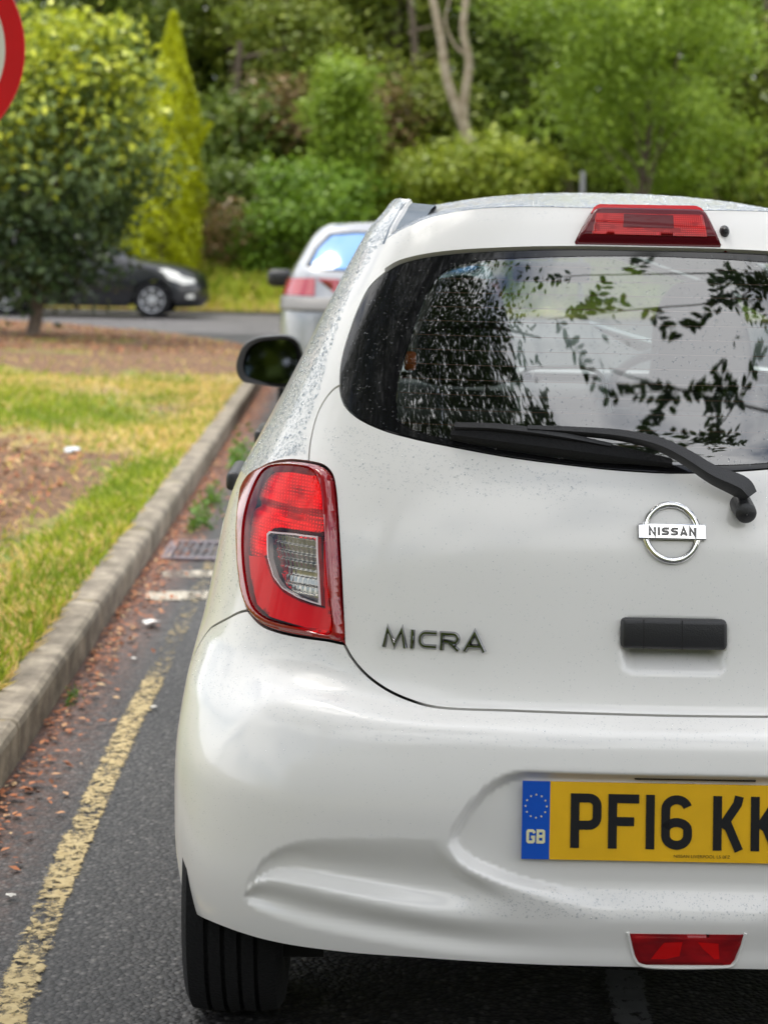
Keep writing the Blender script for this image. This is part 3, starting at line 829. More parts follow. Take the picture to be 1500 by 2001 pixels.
# rear fog light, with the raised lip of the bumper round its sides and bottom
lp_ = [surf for surf in spline(pinv([(1226, 1822), (1237, 1868), (1246, 1883), (1262, 1889), (1410, 1890), (1428, 1888), (1438, 1878), (1456, 1824)]), 5)]
lp_ = np.array(lp_); bm = bmesh.new(); bm_tube(bm, [tuple(p) for p in SH.P(lp_[:, 0], lp_[:, 1])], .0028, 8); bm_obj('fog_light_lip', bm, PAINT, CAR, True)
fg = [tuple(p) for p in pinv([(1230, 1825), (1452, 1827), (1447, 1845), (1434, 1876), (1426, 1885), (1410, 1886), (1262, 1885), (1247, 1881), (1240, 1868)])]
fo = panel_obj('fog_light', panel(SH, fg, res=.004, off=.0012, shrink=0, flange=.01, hfun=round_edge(.0035, .006)), lampred('fog_lens', (.34, .003, .006), (.16, .001, .004), dots=False), CAR)
for px in ([(1270, 1872), (1296, 1839), (1332, 1838), (1326, 1866), (1300, 1872)], [(1362, 1838), (1402, 1841), (1404, 1872), (1394, 1872), (1372, 1852)]):
    panel_obj('reflector', panel(SH, inset_px(px), res=.008, off=.0051, shrink=0, flange=0), LREDP, fo)

# ------------------------------------------------------------------ writing
def ribbon(bm, pts, th, dep, bev=0.0, closed=False):
    """flat stroke in the local XZ plane, front towards -Y; bev > 0 gives a faceted raised section"""
    P = [np.array(p, float) for p in pts]
    P = [p for i, p in enumerate(P) if i == 0 or np.linalg.norm(p-P[i-1]) > th*.04]; n = len(P); rows = []
    for i in range(n):
        a = P[(i-1) % n] if (closed or i > 0) else None; b = P[(i+1) % n] if (closed or i < n-1) else None
        d0 = (P[i]-a)/max(np.linalg.norm(P[i]-a), 1e-9) if a is not None else None
        d1 = (b-P[i])/max(np.linalg.norm(b-P[i]), 1e-9) if b is not None else None
        if d0 is None: d0 = d1
        if d1 is None: d1 = d0
        t = d0+d1; t = t/max(np.linalg.norm(t), 1e-6); nn = np.array([-t[1], t[0]])
        m = 1/max(.5, abs(nn@np.array([-d0[1], d0[0]])))
        L_, R_ = P[i]+nn*th/2*m, P[i]-nn*th/2*m
        if bev > 0:
            k = .35
            rows.append([bm.verts.new((L_[0], 0, L_[1])), bm.verts.new((P[i][0]+nn[0]*th*k*.5*m, -dep, P[i][1]+nn[1]*th*k*.5*m)), bm.verts.new((P[i][0]-nn[0]*th*k*.5*m, -dep, P[i][1]-nn[1]*th*k*.5*m)), bm.verts.new((R_[0], 0, R_[1]))])
        else:
            rows.append([bm.verts.new((L_[0], 0, L_[1])), bm.verts.new((L_[0], -dep, L_[1])), bm.verts.new((R_[0], -dep, R_[1])), bm.verts.new((R_[0], 0, R_[1]))])
    m = n if closed else n-1
    for i in range(m):
        for k in range(3):
            a, b = rows[i], rows[(i+1) % n]
            bm.faces.new((a[k], a[k+1], b[k+1], b[k]))
    if not closed:
        bm.faces.new(rows[0]); bm.faces.new(rows[-1][::-1])
def arc(cx, cy, rx, ry, a0, a1, n=10):
    return [(cx+rx*math.cos(math.radians(a0+(a1-a0)*i/n)), cy+ry*math.sin(math.radians(a0+(a1-a0)*i/n))) for i in range(n+1)]
def glyph(ch, w, h, t):
    """stroke centre lines of a letter in a w x h box, stroke t"""
    e = t/2; r = min(w, h)*.26
    if ch == 'P': return [([(e, 0), (e, h)], 0), ([(t*.9, h-e), (w-e-r, h-e)]+arc(w-e-r, h-e-r, r, r, 90, 0, 6)+arc(w-e-r, h*.42+r, r, r, 0, -90, 6)+[(t*.9, h*.42)], 0)]
    if ch == 'F': return [([(e, 0), (e, h)], 0), ([(t*.9, h-e), (w, h-e)], 0), ([(t*.9, h*.50), (w*.84, h*.50)], 0)]
    if ch == '1': return [([(e, 0), (e, h)], 0)]
    if ch == 'I': return [([(e, 0), (e, h)], 0)]
    if ch == '6': return [(arc(w/2, h-e-r*1.2, w/2-e, r*1.2, 15, 180, 12)+arc(w/2, e+r*1.2, w/2-e, r*1.2, 180, 360, 12)+arc(w/2, h*.56-e-r*.8, w/2-e, r*.95, 0, 170, 10), 0)]
    if ch == 'K': return [([(e, 0), (e, h)], 0), ([(w-t*.55, h), (w-t*.75, h*.86), (t*1.0, h*.42)], 0), ([(t*1.55, h*.52), (w-t*.55, 0)], 0)]
    if ch == 'M': return [([(e*.7, 0), (w*.2, h), (w*.5, h*.12), (w*.78, h), (w-e*.7, 0)], 0)]
    if ch == 'C': return [([(w, h-e), (r*1.2+e, h-e)]+arc(r*1.2+e, h-e-r*1.2, r*1.2, r*1.2, 90, 180, 6)+arc(r*1.2+e, e+r*1.2, r*1.2, r*1.2, 180, 270, 6)+[(w, e)], 0)]
    if ch == 'R': return [([(e, 0), (e, h-e), (w-e-r, h-e)]+arc(w-e-r*.9, h-e-r*.9, r*.9, r*.9, 80, -90, 8)+[(t, h*.47)], 0), ([(w*.42, h*.47), (w-e*.6, 0)], 0)]
    if ch == 'A': return [([(e*.7, 0), (w*.5, h), (w-e*.7, 0)], 0), ([(w*.24, h*.28), (w*.76, h*.28)], 0)]
    if ch == 'N': return [([(e, 0), (e, h), (w-e, 0), (w-e, h)], 0)]
    if ch == 'S': return [([(w, h-e)]+arc(r+e, h-e-(h-2*e)/4, r, (h-2*e)/4, 90, 270, 8)+arc(w-r-e, e+(h-2*e)/4, r, (h-2*e)/4, 90, -90, 8)+[(0, e)], 0)]
    if ch == 'G': return [([(w-e*.3, h*.74), (w-e, h-r), (w-r, h-e), (r, h-e), (e, h-r), (e, r), (r, e), (w-r, e), (w-e, r), (w-e, h*.45), (w*.55, h*.45)], 0)]
    if ch == 'B': return [([(e, 0), (e, h-e), (w-r, h-e), (w-e, h-r*.9), (w-e, h*.56), (w-r, h*.51), (t, h*.51)], 0), ([(w-r, h*.51), (w-e, h*.44), (w-e, r*.9), (w-r, e), (t, e)], 0)]
    return []
def write_(name, text, h, w, t, gap, dep, mat, parent, bev=0.0, widths=None):
    bm = bmesh.new(); x = 0
    for ch in text:
        if ch == ' ': x += gap*2; continue
        cw = (widths or {}).get(ch, w)
        for gi, (pts, cl) in enumerate(glyph(ch, cw, h, t)): ribbon(bm, [(x+p[0], p[1]) for p in pts], t, dep*(1+.12*gi), bev)
        x += cw+gap
    bmesh.ops.recalc_face_normals(bm, faces=bm.faces)
    for v in bm.verts: v.co.x -= (x-gap)/2; v.co.z -= h/2
    return bm_obj(name, bm, mat, parent)

# number plate: 520 x 111 mm, leaning back a little
PW, PH = .499, .1195
pl_c = np.array([0.0, .017, PLATE_Z-.0105])
pr_ = bpy.data.objects.new('number_plate', None); link(pr_, CAR); pr_.location = pl_c; pr_.rotation_euler = (R(-2.0), 0, 0)
def flat(bm, x0, x1, z0, z1, y, dep):
    bm_box(bm, ((x0+x1)/2, y+dep/2, (z0+z1)/2), (x1-x0, dep, z1-z0))
kx, kz = PW/.520, PH/.111
bm = bmesh.new(); flat(bm, -PW/2+.0432, PW/2, -PH/2, PH/2, 0, .004); bm_obj('plate_face', bm, PLY, pr_)
bm = bmesh.new(); flat(bm, -PW/2, -PW/2+.0432, -PH/2, PH/2, 0, .004)
bm_obj('country_band', bm, PLB, pr_)
bm = bmesh.new()
for k in range(12):
    a = 2*math.pi*k/12; cx, cz_ = -PW/2+.0216+.0165*math.cos(a), .022+.0178*math.sin(a); vv = []
    for j in range(10):
        rr_ = .0022 if j % 2 == 0 else .0009; b = math.pi/2+j*math.pi/5
        vv.append(bm.verts.new((cx+rr_*math.cos(b), -.0009, cz_+rr_*math.sin(b))))
    bm.faces.new(vv)
bm_obj('star_ring', bm, PLW, pr_)
o = write_('country_letters', 'GB', .0215, .0135, .0042, .0022, .0007, PLW, pr_); o.location = (-PW/2+.0216, -.0004, -.0245)
cw = {'1': 14*kx*1e-3}
for txt, xl in (('PF16', 78.5), ('KK', 78.5+197+33+1)):
    o = write_('registration_letters', txt, .079*kz*.985, .050*kx, .0142*kx, .011*kx, .0008, PLK, pr_, widths=cw)
    n = 50*len(txt)+11*(len(txt)-1)-(36 if '1' in txt else 0)
    o.location = (-PW/2+(xl+n/2)*1e-3*kx, -.0004, .0010)
fc = bpy.data.curves.new('dealer_line', 'FONT'); fc.body = 'NISSAN LIVERPOOL L5 0FZ'; fc.size = .0066; fc.align_x = 'CENTER'
fo_ = bpy.data.objects.new('dealer_font', fc); COL.objects.link(fo_); bpy.context.view_layer.update()
me_ = bpy.data.meshes.new_from_object(fo_.evaluated_get(bpy.context.evaluated_depsgraph_get())); bpy.data.objects.remove(fo_)
me_.materials.clear(); me_.materials.append(PLK)
fo_ = bpy.data.objects.new('dealer_line', me_); link(fo_, pr_); fo_.location = (-PW/2+.280, -.0012, -PH/2+.0068); fo_.rotation_euler = (R(90), 0, 0); fo_.scale = (1.12, 1, 1)
bm = bmesh.new(); bm_box(bm, (.02, .014, PH/2+.007), (.19, .02, .006), .002); bm_obj('plate_lamp_shadow', bm, BLACKPL, pr_, True)  # black lamp bar, also standing in for the shadow under the bumper lip

def frame_at(uv):
    q = pinv([uv])[0]; p = SH.P(*q); n = SH.N(*q)
    yb = -n; xb = np.cross(yb, [0, 0, 1]); xb /= np.linalg.norm(xb); zb = np.cross(xb, yb)
    M4 = Matrix.Identity(4)
    for i in range(3): M4[i][0] = xb[i]; M4[i][1] = yb[i]; M4[i][2] = zb[i]; M4[i][3] = p[i]
    return M4
# round badge
BADG = bpy.data.objects.new('badge', None); link(BADG, CAR); BADG.matrix_local = frame_at((1311, 1041))
bm = bmesh.new(); r0, rt = .0445, .0054
rings = []
for i in range(64):
    a = 2*math.pi*i/64; ring = []
    for k in range(10):
        b = 2*math.pi*k/10; rr_ = r0+rt*math.cos(b); ring.append(bm.verts.new((rr_*math.cos(a)*.975, -.003-rt*.8*math.sin(b), rr_*math.sin(a)*1.03)))
    rings.append(ring)
for i in range(64):
    for k in range(10): bm.faces.new((rings[i][k], rings[i][(k+1) % 10], rings[(i+1) % 64][(k+1) % 10], rings[(i+1) % 64][k]))
bm_obj('badge_ring', bm, CHROME, BADG, True)
bm = bmesh.new(); vs_ = []
for i in range(25):                                   # gently bowed bar
    x = -.0545+.109*i/24; y = -.0095-.0035*math.cos(x/.0545*1.3)
    e_ = [bm.verts.new((x, y+.010, .0125)), bm.verts.new((x, y+.0015, .0122)), bm.verts.new((x, y, .0105)), bm.verts.new((x, y, -.0105)), bm.verts.new((x, y+.0015, -.0122)), bm.verts.new((x, y+.010, -.0125))]
    if vs_:
        for k in range(5): bm.faces.new((vs_[k], vs_[k+1], e_[k+1], e_[k]))
    vs_ = e_
bm_obj('badge_bar', bm, CHROME, BADG, True)
o = write_('badge_letters', 'NISSAN', .0135, .0125, .0040, .0024, .0007, PLK, BADG, widths={'I': .0040}); o.location = (0, -.0133, 0)
# model name
o = write_('name_letters', 'MICRA', .0300, .0310, .0082, .0046, .0050, CHROME2, CAR, bev=1, widths={'M': .041, 'I': .0085, 'A': .038, 'C': .031, 'R': .034})
bx_ = bmesh.new()
bx_.free(); o.matrix_local = frame_at((848, 1251))@Matrix.Translation((0, -.001, 0))@Matrix.Rotation(R(-.6), 4, 'Y')
# boot handle
q = pinv([(1316, 1236)])[0]; ph = SH.base(np.array(0.0), np.array(q[1]))
bm = bmesh.new(); hw, hh = (HX1-HX0)/2, .0262
zz_ = float(pinv([(1316, 1237)])[0][1])
bm_box(bm, (0, 0, 0), (hw*2-.003, .036, hh*2-.004), .0075)
ho = bm_obj('boot_handle', bm, BLACKPL, CAR, True); ho.location = ((HX0+HX1)/2, float(ph[1])+.0065, zz_); ho.rotation_euler = (R(-3), 0, 0)
for xx in (-.05, .012):
    bm = bmesh.new(); bm_box(bm, (xx, 0, 0), (.0012, .0372, hh*2-.006)); bm_obj('handle_seam', bm, GAP, ho)

# ------------------------------------------------------------------ wiper
def surf_pts(px, off):
    q = pinv(px); return SH.P(q[:, 0], q[:, 1])+SH.N(q[:, 0], q[:, 1])*np.asarray(off)[:, None]
def bar(name, px, offs, wid, thk, mat, parent):
    P = spline(np.hstack([surf_pts(px, offs), np.asarray(wid)[:, None], np.asarray(thk)[:, None]]), 6); bm = bmesh.new(); prev = None
    ctr, W, T = P[:, :3], P[:, 3], P[:, 4]; n = len(ctr)
    nn = SH.N(np.array([-.1]), np.array([1.1]))[0]
    for i in range(n):
        t = ctr[min(i+1, n-1)]-ctr[max(i-1, 0)]; t /= np.linalg.norm(t); b = np.cross(t, nn); b /= np.linalg.norm(b); c = np.cross(b, t)
        if b[2] < 0: b = -b
        w, h = W[i]/2, T[i]/2
        prof = [(-w, -h), (w, -h), (w, h*.4), (w*.75, h), (-w*.75, h), (-w, h*.4)]
        cur = [bm.verts.new(ctr[i]+b*p+c*np.sign(c@nn)*q_) for p, q_ in prof]
        if prev:
            for k in range(6): bm.faces.new((prev[k], prev[(k+1) % 6], cur[(k+1) % 6], cur[k]))
        else: bm.faces.new(cur[::-1])
        prev = cur
    bm.faces.new(prev)
    return bm_obj(name, bm, mat, parent, True)
WIP = bpy.data.objects.new('rear_wiper', None); link(WIP, CAR)
bar('wiper_arm', [(1030, 853), (1120, 859), (1215, 870), (1282, 888), (1330, 910), (1385, 942), (1440, 964), (1455, 980)], [.030, .032, .036, .040, .040, .040, .038, .036], [.009, .012, .016, .019, .022, .026, .031, .022], [.012, .014, .016, .018, .020, .024, .028, .028], BLACKPL, WIP)
bar('wiper_blade', [(884, 852), (960, 862), (1080, 877), (1200, 893), (1310, 909)], [.010, .014, .016, .014, .010], [.016, .024, .030, .026, .012], [.016, .018, .020, .018, .012], RUBBER, WIP)
bar('blade_spine', [(892, 842), (975, 849), (1080, 864), (1190, 882)], [.020, .026, .028, .022], [.012, .013, .012, .008], [.010, .012, .012, .008], BLACKPL, WIP)
q = pinv([(1447, 985)])[0]; pv = SH.P(*q); nv = SH.N(*q)
bm = bmesh.new(); bm_lathe(bm, [(.0, .0185), (-.030, .018), (-.042, .017), (-.047, .012), (-.049, .001)], 'Y', 28)
cap = bm_obj('wiper_pivot', bm, BLACKPL, WIP, True); cap.location = (pv[0], pv[1], pv[2]); cap.rotation_euler = (R(12), 0, 0)

# ------------------------------------------------------------------ door mirrors
def lo(u, v, Y): return w2c(at_y(u, v, Y))
mo = np.array([lo(u, v, 4.78) for u, v in [(462, 722), (466, 694), (478, 672), (500, 659), (530, 655), (562, 655), (580, 664), (589, 684), (592, 712), (585, 738), (568, 757), (545, 757), (500, 750), (474, 744)]])
mo = np.array([np.r_[a] for a in spline(mo, 3, closed=True)])
mc = mo.mean(0)
for sd_ in (1, -1):
    bm = bmesh.new(); prevr = None
    for (k, dy) in ((.80, -.002), (.90, -.012), (.97, -.014), (1.0, -.004), (1.0, .03), (.93, .07), (.75, .105), (.45, .125), (.05, .13)):
        cur = [bm.verts.new((sd_*(mc[0]+(p[0]-mc[0])*k), mc[1]+dy+.12*(p[0]-mc[0]), mc[2]+(p[2]-mc[2])*k)) for p in mo]
        if prevr:
            for i in range(len(cur)): bm.faces.new((prevr[i], prevr[(i+1) % len(cur)], cur[(i+1) % len(cur)], cur[i]))
        prevr = cur
    bm.faces.new(prevr)
    bm_box(bm, (sd_*(mc[0]+.13), mc[1]+.05, mc[2]-.065), (.12, .05, .04), .012)
    mm = bm_obj('door_mirror', bm, BLACKPL, CAR, True)
    bm = bmesh.new(); bm.faces.new([bm.verts.new((sd_*(mc[0]+(p[0]-mc[0])*.82), mc[1]-.008-.10*(p[0]-mc[0])+.12*(p[2]-mc[2]), mc[2]+(p[2]-mc[2])*.82)) for p in mo])
    mg = bm_obj('mirror_glass', bm, MIRR, mm)

# ------------------------------------------------------------------ cabin
def cushion(name, c, s, mat, bev, rot=0, taper=0.0, parent=CAR):
    bm = bmesh.new(); bm_box(bm, (0, 0, 0), s, bev)
    for v in bm.verts:
        k = 1-taper*max(0, (v.co.z/s[2]+.5)); v.co.x *= k
    o = bm_obj(name, bm, mat, parent, True); o.location = c; o.rotation_euler = (R(rot), 0, 0)
    return o
hc = lo(908, 640, 4.30)
hh_ = (735-533)/3300*4.3; hw_ = 196/3300*4.3
for sd_ in (-1, 1):
    x = hc[0] if sd_ < 0 else .34
    st_ = bpy.data.objects.new('front_seat', None); link(st_, CAR)
    bm = bmesh.new(); pts = [(-.5, -.5), (.5, -.5), (.5, -.3), (.46, -.05), (.38, .22), (.26, .42), (.08, .5), (-.12, .5), (-.30, .44), (-.42, .28), (-.49, 0), (-.5, -.3)]
    ol = spline(np.array(pts)*[hw_, hh_], 4, closed=True); pr2 = None
    for (k, dy) in ((.02, -.062), (.75, -.06), (.94, -.045), (1, -.015), (1, .02), (.93, .05), (.02, .06)):
        cur = [bm.verts.new((x+p[0]*k, hc[1]+dy, hc[2]+p[1]*k)) for p in ol]
        if pr2:
            for i in range(len(cur)): bm.faces.new((pr2[i], pr2[(i+1) % len(cur)], cur[(i+1) % len(cur)], cur[i]))
        pr2 = cur
    bm_obj('headrest', bm, SEATF, st_, True)
    bm = bmesh.new()
    for dx in (-.06, .06): bm_tube(bm, [(x+dx, hc[1], hc[2]-.05), (x+dx, hc[1], hc[2]-.30)], .007, 8)
    bm_obj('headrest_posts', bm, CHROME, st_, True)
    cushion('backrest', (x, hc[1]+.02, hc[2]-hh_/2-.33), (.48, .14, .62), SEATF, .06, 12, .22, st_)
    cushion('seat_base', (x, hc[1]+.32, .52), (.50, .52, .18), SEATF, .06, 0, 0, st_)
cushion('rear_bench', (0, 1.10, .78), (1.12, .16, .52), TRIM, .04, 10)
cushion('rear_bench_base', (0, 1.36, .50), (1.14, .50, .18), SEATF, .05)
bm = bmesh.new()                                          # pale tube bent into an arch behind the rear window
bm_tube(bm, spline([lo(1016, 800, 3.5), lo(1012, 745, 3.5), lo(1030, 722, 3.5), lo(1090, 718, 3.5), lo(1150, 720, 3.5), lo(1176, 735, 3.5), lo(1186, 775, 3.5), lo(1190, 805, 3.5)], 5), .0042, 8)
bm_obj('pale_loop', bm, pmat('pale_tube', (.55, .60, .52), rough=.5), CAR, True)
bm = bmesh.new(); bm_box(bm, (0, .62, .88), (1.02, .50, .02), .006); bm_obj('parcel_shelf', bm, TRIM, CAR, True)
bm = bmesh.new(); bm_box(bm, (0, 2.62, .90), (1.22, .42, .16), .05); bm_box(bm, (.34, 2.42, .985), (.34, .16, .08), .03); bm_obj('dashboard', bm, TRIM, CAR, True)
bm = bmesh.new(); rings = []
swc = Vector((.34, 2.20, .93)); rot = Matrix.Rotation(R(-25), 3, 'X')
pts = [swc+rot@Vector((.185*math.cos(a), 0, .185*math.sin(a))) for a in np.linspace(0, 2*math.pi, 33)]
bm_tube(bm, pts, .016, 10, False); bm_box(bm, swc+rot@Vector((0, .02, 0)), (.16, .05, .12), .02); bm_box(bm, swc, (.36, .02, .03), .006)
bm_obj('steering_wheel', bm, BLACKPL, CAR, True)
rm = lo(1077, 531, 4.95)
bm = bmesh.new(); bm_box(bm, rm, (.23, .035, .062), .015); bm_tube(bm, [rm+np.array([0, .02, .02]), rm+np.array([0, .08, .07])], .01, 8); bm_obj('inside_mirror', bm, BLACKPL, CAR, True)
bl0, bl1 = lo(850, 545, 3.9), lo(793, 690, 3.75)
bm = bmesh.new(); bm_tube(bm, [bl0, bl1], .010, 6); bm_obj('seat_belt', bm, pmat('belt_grey', (.22, .21, .19), rough=.8), CAR, True)
bm = bmesh.new(); bm_box(bm, lo(801, 705, 3.12), (.022, .010, .036), .006); bm_obj('belt_buckle', bm, ORANGE, CAR, True)
bm = bmesh.new(); bm_box(bm, (0, 1.9, .36), (1.3, 1.9, .03)); bm_obj('cabin_floor', bm, TRIM, CAR)
vs = [tuple(np.array(roofp(e, b))*[1, 1, 1]-np.array([0, 0, .03])) for e in full for b in np.linspace(.06, 1, 12)]
mesh_obj('roof_lining', vs, [(i*12+j, i*12+j+1, i*12+j+13, i*12+j+12) for i in range(len(full)-1) for j in range(11)], HEADL, CAR, smooth=True)

# ------------------------------------------------------------------ rain drops on the near car
def domes(P, N, r, hk=.42):
    """squashed domes at points P with normals N and radii r"""
    n = len(P); t = np.cross(N, [0.31, .2, .93]); t /= np.linalg.norm(t, axis=1, keepdims=True); b = np.cross(N, t)
    K = 8; V = []; 
    for (rr_, hh2) in ((1.0, 0.0), (.86, .55), (.48, .90)):
        for k in range(K):
            a = 2*math.pi*k/K
            V.append(P+(t*math.cos(a)+b*math.sin(a))*(r*rr_)[:, None]+N*(r*hk*hh2)[:, None])
    V.append(P+N*(r*hk)[:, None])
    V = np.stack(V, 1)                                   # n, 25, 3
    q = [(i*K+k, i*K+(k+1) % K, (i+1)*K+(k+1) % K, (i+1)*K+k) for i in range(2) for k in range(K)]
    q += [(2*K+k, 2*K+(k+1) % K, 3*K, 3*K) for k in range(K)]
    tri = []
    for f in q:
        tri.append((f[0], f[1], f[2]))
        if f[3] != f[2]: tri.append((f[0], f[2], f[3]))
    T = np.array(tri); F = (np.arange(n)[:, None, None]*25+T[None]).reshape(-1, 3)
    return V.reshape(-1, 3), F
DP, DN, DR = [], [], []
def drops_px(poly, n, r0, r1, pw=2.2, out=None):
    """n drops over the part of the shell seen inside a photo polygon"""
    poly = np.array(poly, float); q = pinv(poly); lo_, hi_ = q.min(0), q.max(0); got = 0; cnt = 0
    while got < n and cnt < 40:
        cnt += 1
        s = rng.uniform(lo_[0], hi_[0], n*2); z = rng.uniform(lo_[1], hi_[1], n*2); k = inpoly(s, z, q); s, z = s[k][:n-got], z[k][:n-got]
        if not len(s): continue
        p = SH.P(s, z); nn_ = SH.N(s, z); o_ = out if out is not None else 0.0
        DP.append(p+nn_*o_); DN.append(nn_); DR.append(r0+(r1-r0)*rng.random(len(s))**pw); got += len(s)
drops_px([(800, 388), (764, 455), (720, 512), (690, 560), (655, 655), (640, 700), (600, 690), (640, 600), (690, 500), (735, 430), (765, 390)], 3600, .0010, .0038)
drops_px([(640, 700), (625, 760), (600, 830), (596, 890), (560, 890), (520, 905), (490, 930), (470, 920), (500, 870), (550, 790), (595, 695)], 2800, .0009, .0034)
drops_px([(470, 940), (500, 915), (478, 960), (468, 1040), (470, 1150), (440, 1200), (405, 1215), (430, 1090), (450, 990)], 500, .0007, .0022)
drops_px([(620, 860), (700, 830), (900, 890), (1200, 930), (1499, 925), (1499, 1380), (860, 1375), (720, 1310), (680, 1240), (665, 1000), (640, 900)], 2600, .0004, .0012, 2.5)
drops_px([(620, 840), (680, 830), (900, 890), (1150, 925), (1150, 980), (700, 950)], 900, .0006, .0016, 2)
drops_px([(390, 1240), (480, 1210), (660, 1265), (760, 1360), (860, 1388), (1499, 1408), (1499, 1460), (800, 1460), (500, 1400), (370, 1330)], 2400, .0005, .0014, 2)
drops_px([(1010, 1740), (1499, 1750), (1499, 1800), (900, 1790), (880, 1750)], 900, .0006, .0015, 2)
drops_px([(365, 1340), (480, 1390), (800, 1465), (1499, 1465), (1499, 1515), (1000, 1515), (870, 1630), (500, 1640), (380, 1700)], 900, .0004, .0010, 2.5)
drops_px([(672, 790), (668, 740), (690, 640), (750, 540), (800, 514), (1000, 494), (1499, 500), (1499, 910), (1300, 915), (1000, 888), (740, 832)], 2600, .0005, .0019, 2.5, out=-.001)
drops_px([(768, 462), (800, 450), (860, 428), (930, 414), (1110, 412), (1110, 430), (900, 440), (780, 500)], 260, .0005, .0012, 2, out=.006)
# roof drops
eL = np.array(full); m_ = 12000
ei = rng.random(m_)*(len(full)-2); bb = rng.random(m_)**2.2*.8
def roofn(i0, b):
    f0 = int(i0); w_ = i0-f0; e = tuple(eL[f0]*(1-w_)+eL[f0+1]*w_); return np.array(roofp(e, b))
rp = np.array([roofn(a, b) for a, b in zip(ei, bb)]); rp2 = np.array([roofn(min(a+.3, len(full)-1.01), b) for a, b in zip(ei, bb)]); rp3 = np.array([roofn(a, b+.01) for a, b in zip(ei, bb)])
rn = np.cross(rp2-rp, rp3-rp); rn /= np.linalg.norm(rn, axis=1, keepdims=True)+1e-12; rn *= np.sign(rn[:, 2:3]+1e-9)
DP.append(rp); DN.append(rn); DR.append(.0010+.0036*rng.random(m_)**1.8)
V_, F_ = domes(np.vstack(DP), np.vstack(DN), np.concatenate(DR))
dro = np_mesh('rain_drops', V_, F_, WATER, CAR, smooth=True); dro['kind'] = 'stuff'
# ================================================================== ground, road, verge
def nodes_of(name):
    m, t, b = newmat(name); return m, t, b, t.nodes.new, t.links.new
def ramp(t, fac, stops):
    r = t.nodes.new('ShaderNodeValToRGB'); el = r.color_ramp.elements
    while len(el) < len(stops): el.new(.5)
    for e, (p, c) in zip(el, stops): e.position = p; e.color = (*c, 1)
    t.links.new(fac, r.inputs[0]); return r.outputs[0]
def noise(t, scale, detail=4, rough=.55, vec=None, out=0):
    n = t.nodes.new('ShaderNodeTexNoise'); n.inputs['Scale'].default_value = scale; n.inputs['Detail'].default_value = detail; n.inputs['Roughness'].default_value = rough
    if vec is not None: t.links.new(vec, n.inputs[0])
    return n.outputs[out]
def mixc(t, fac, a, b, mode='MIX'):
    n = t.nodes.new('ShaderNodeMix'); n.data_type = 'RGBA'; n.blend_type = mode
    for i, v in ((0, fac), (6, a), (7, b)):
        if hasattr(v, 'links') or hasattr(v, 'node'): t.links.new(v, n.inputs[i])
        elif i == 0: n.inputs[0].default_value = v
        else: n.inputs[i].default_value = (*v, 1)
    return n.outputs[2]
def mathn(t, op, a, b=None):
    n = t.nodes.new('ShaderNodeMath'); n.operation = op
    for i, v in enumerate((a, b)):
        if v is None: continue
        if isinstance(v, (int, float)): n.inputs[i].default_value = v
        else: t.links.new(v, n.inputs[i])
    return n.outputs[0]
def objvec(t): return t.nodes.new('ShaderNodeTexCoord').outputs['Object']

# asphalt: stones in bitumen
m, t, b, N, Lk = nodes_of('asphalt'); v = objvec(t)
vo = N('ShaderNodeTexVoronoi'); vo.inputs['Scale'].default_value = 95; Lk(v, vo.inputs[0])
sc_ = N('ShaderNodeSeparateColor'); Lk(vo.outputs['Color'], sc_.inputs[0])
stone = ramp(t, sc_.outputs[0], [(0, (.018, .018, .020)), (.5, (.042, .041, .042)), (.84, (.075, .073, .072)), (1, (.16, .155, .15))])
edge = ramp(t, vo.outputs['Distance'], [(.25, (1, 1, 1)), (.75, (.35, .35, .35))])
c = mixc(t, 1.0, stone, edge, 'MULTIPLY')
big = ramp(t, noise(t, 1.1, 6, .6, v), [(.3, (.52, .51, .51)), (.7, (.98, .96, .95))])
c = mixc(t, 1.0, c, big, 'MULTIPLY')
at = N('ShaderNodeAttribute'); at.attribute_name = 'litter'
lit = mathn(t, 'MULTIPLY', at.outputs['Fac'], ramp(t, noise(t, 34, 5, .7, v), [(.36, (0, 0, 0)), (.62, (1, 1, 1))]))
rust = ramp(t, noise(t, 60, 4, .6, v), [(.3, (.13, .050, .022)), (.6, (.36, .125, .050)), (.8, (.42, .19, .085))])
c = mixc(t, lit, c, rust)
Lk(c, b.inputs['Base Color']); b.inputs['Roughness'].default_value = .58; b.inputs['Specular IOR Level'].default_value = .5
bp = N('ShaderNodeBump'); bp.inputs['Strength'].default_value = .8; bp.inputs['Distance'].default_value = .004; bp.invert = True
Lk(vo.outputs['Distance'], bp.inputs['Height']); Lk(bp.outputs[0], b.inputs['Normal'])
ASPH = m
ASPH2 = ASPH.copy(); ASPH2.name = 'sky_sheen_asphalt'  # wet sky sheen of the side road put into a paler base colour
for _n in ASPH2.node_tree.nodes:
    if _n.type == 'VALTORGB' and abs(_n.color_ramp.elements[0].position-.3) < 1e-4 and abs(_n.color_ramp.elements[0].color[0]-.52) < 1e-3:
        _n.color_ramp.elements[0].color = (2.3, 2.2, 2.2, 1); _n.color_ramp.elements[1].color = (3.2, 3.1, 3.1, 1)
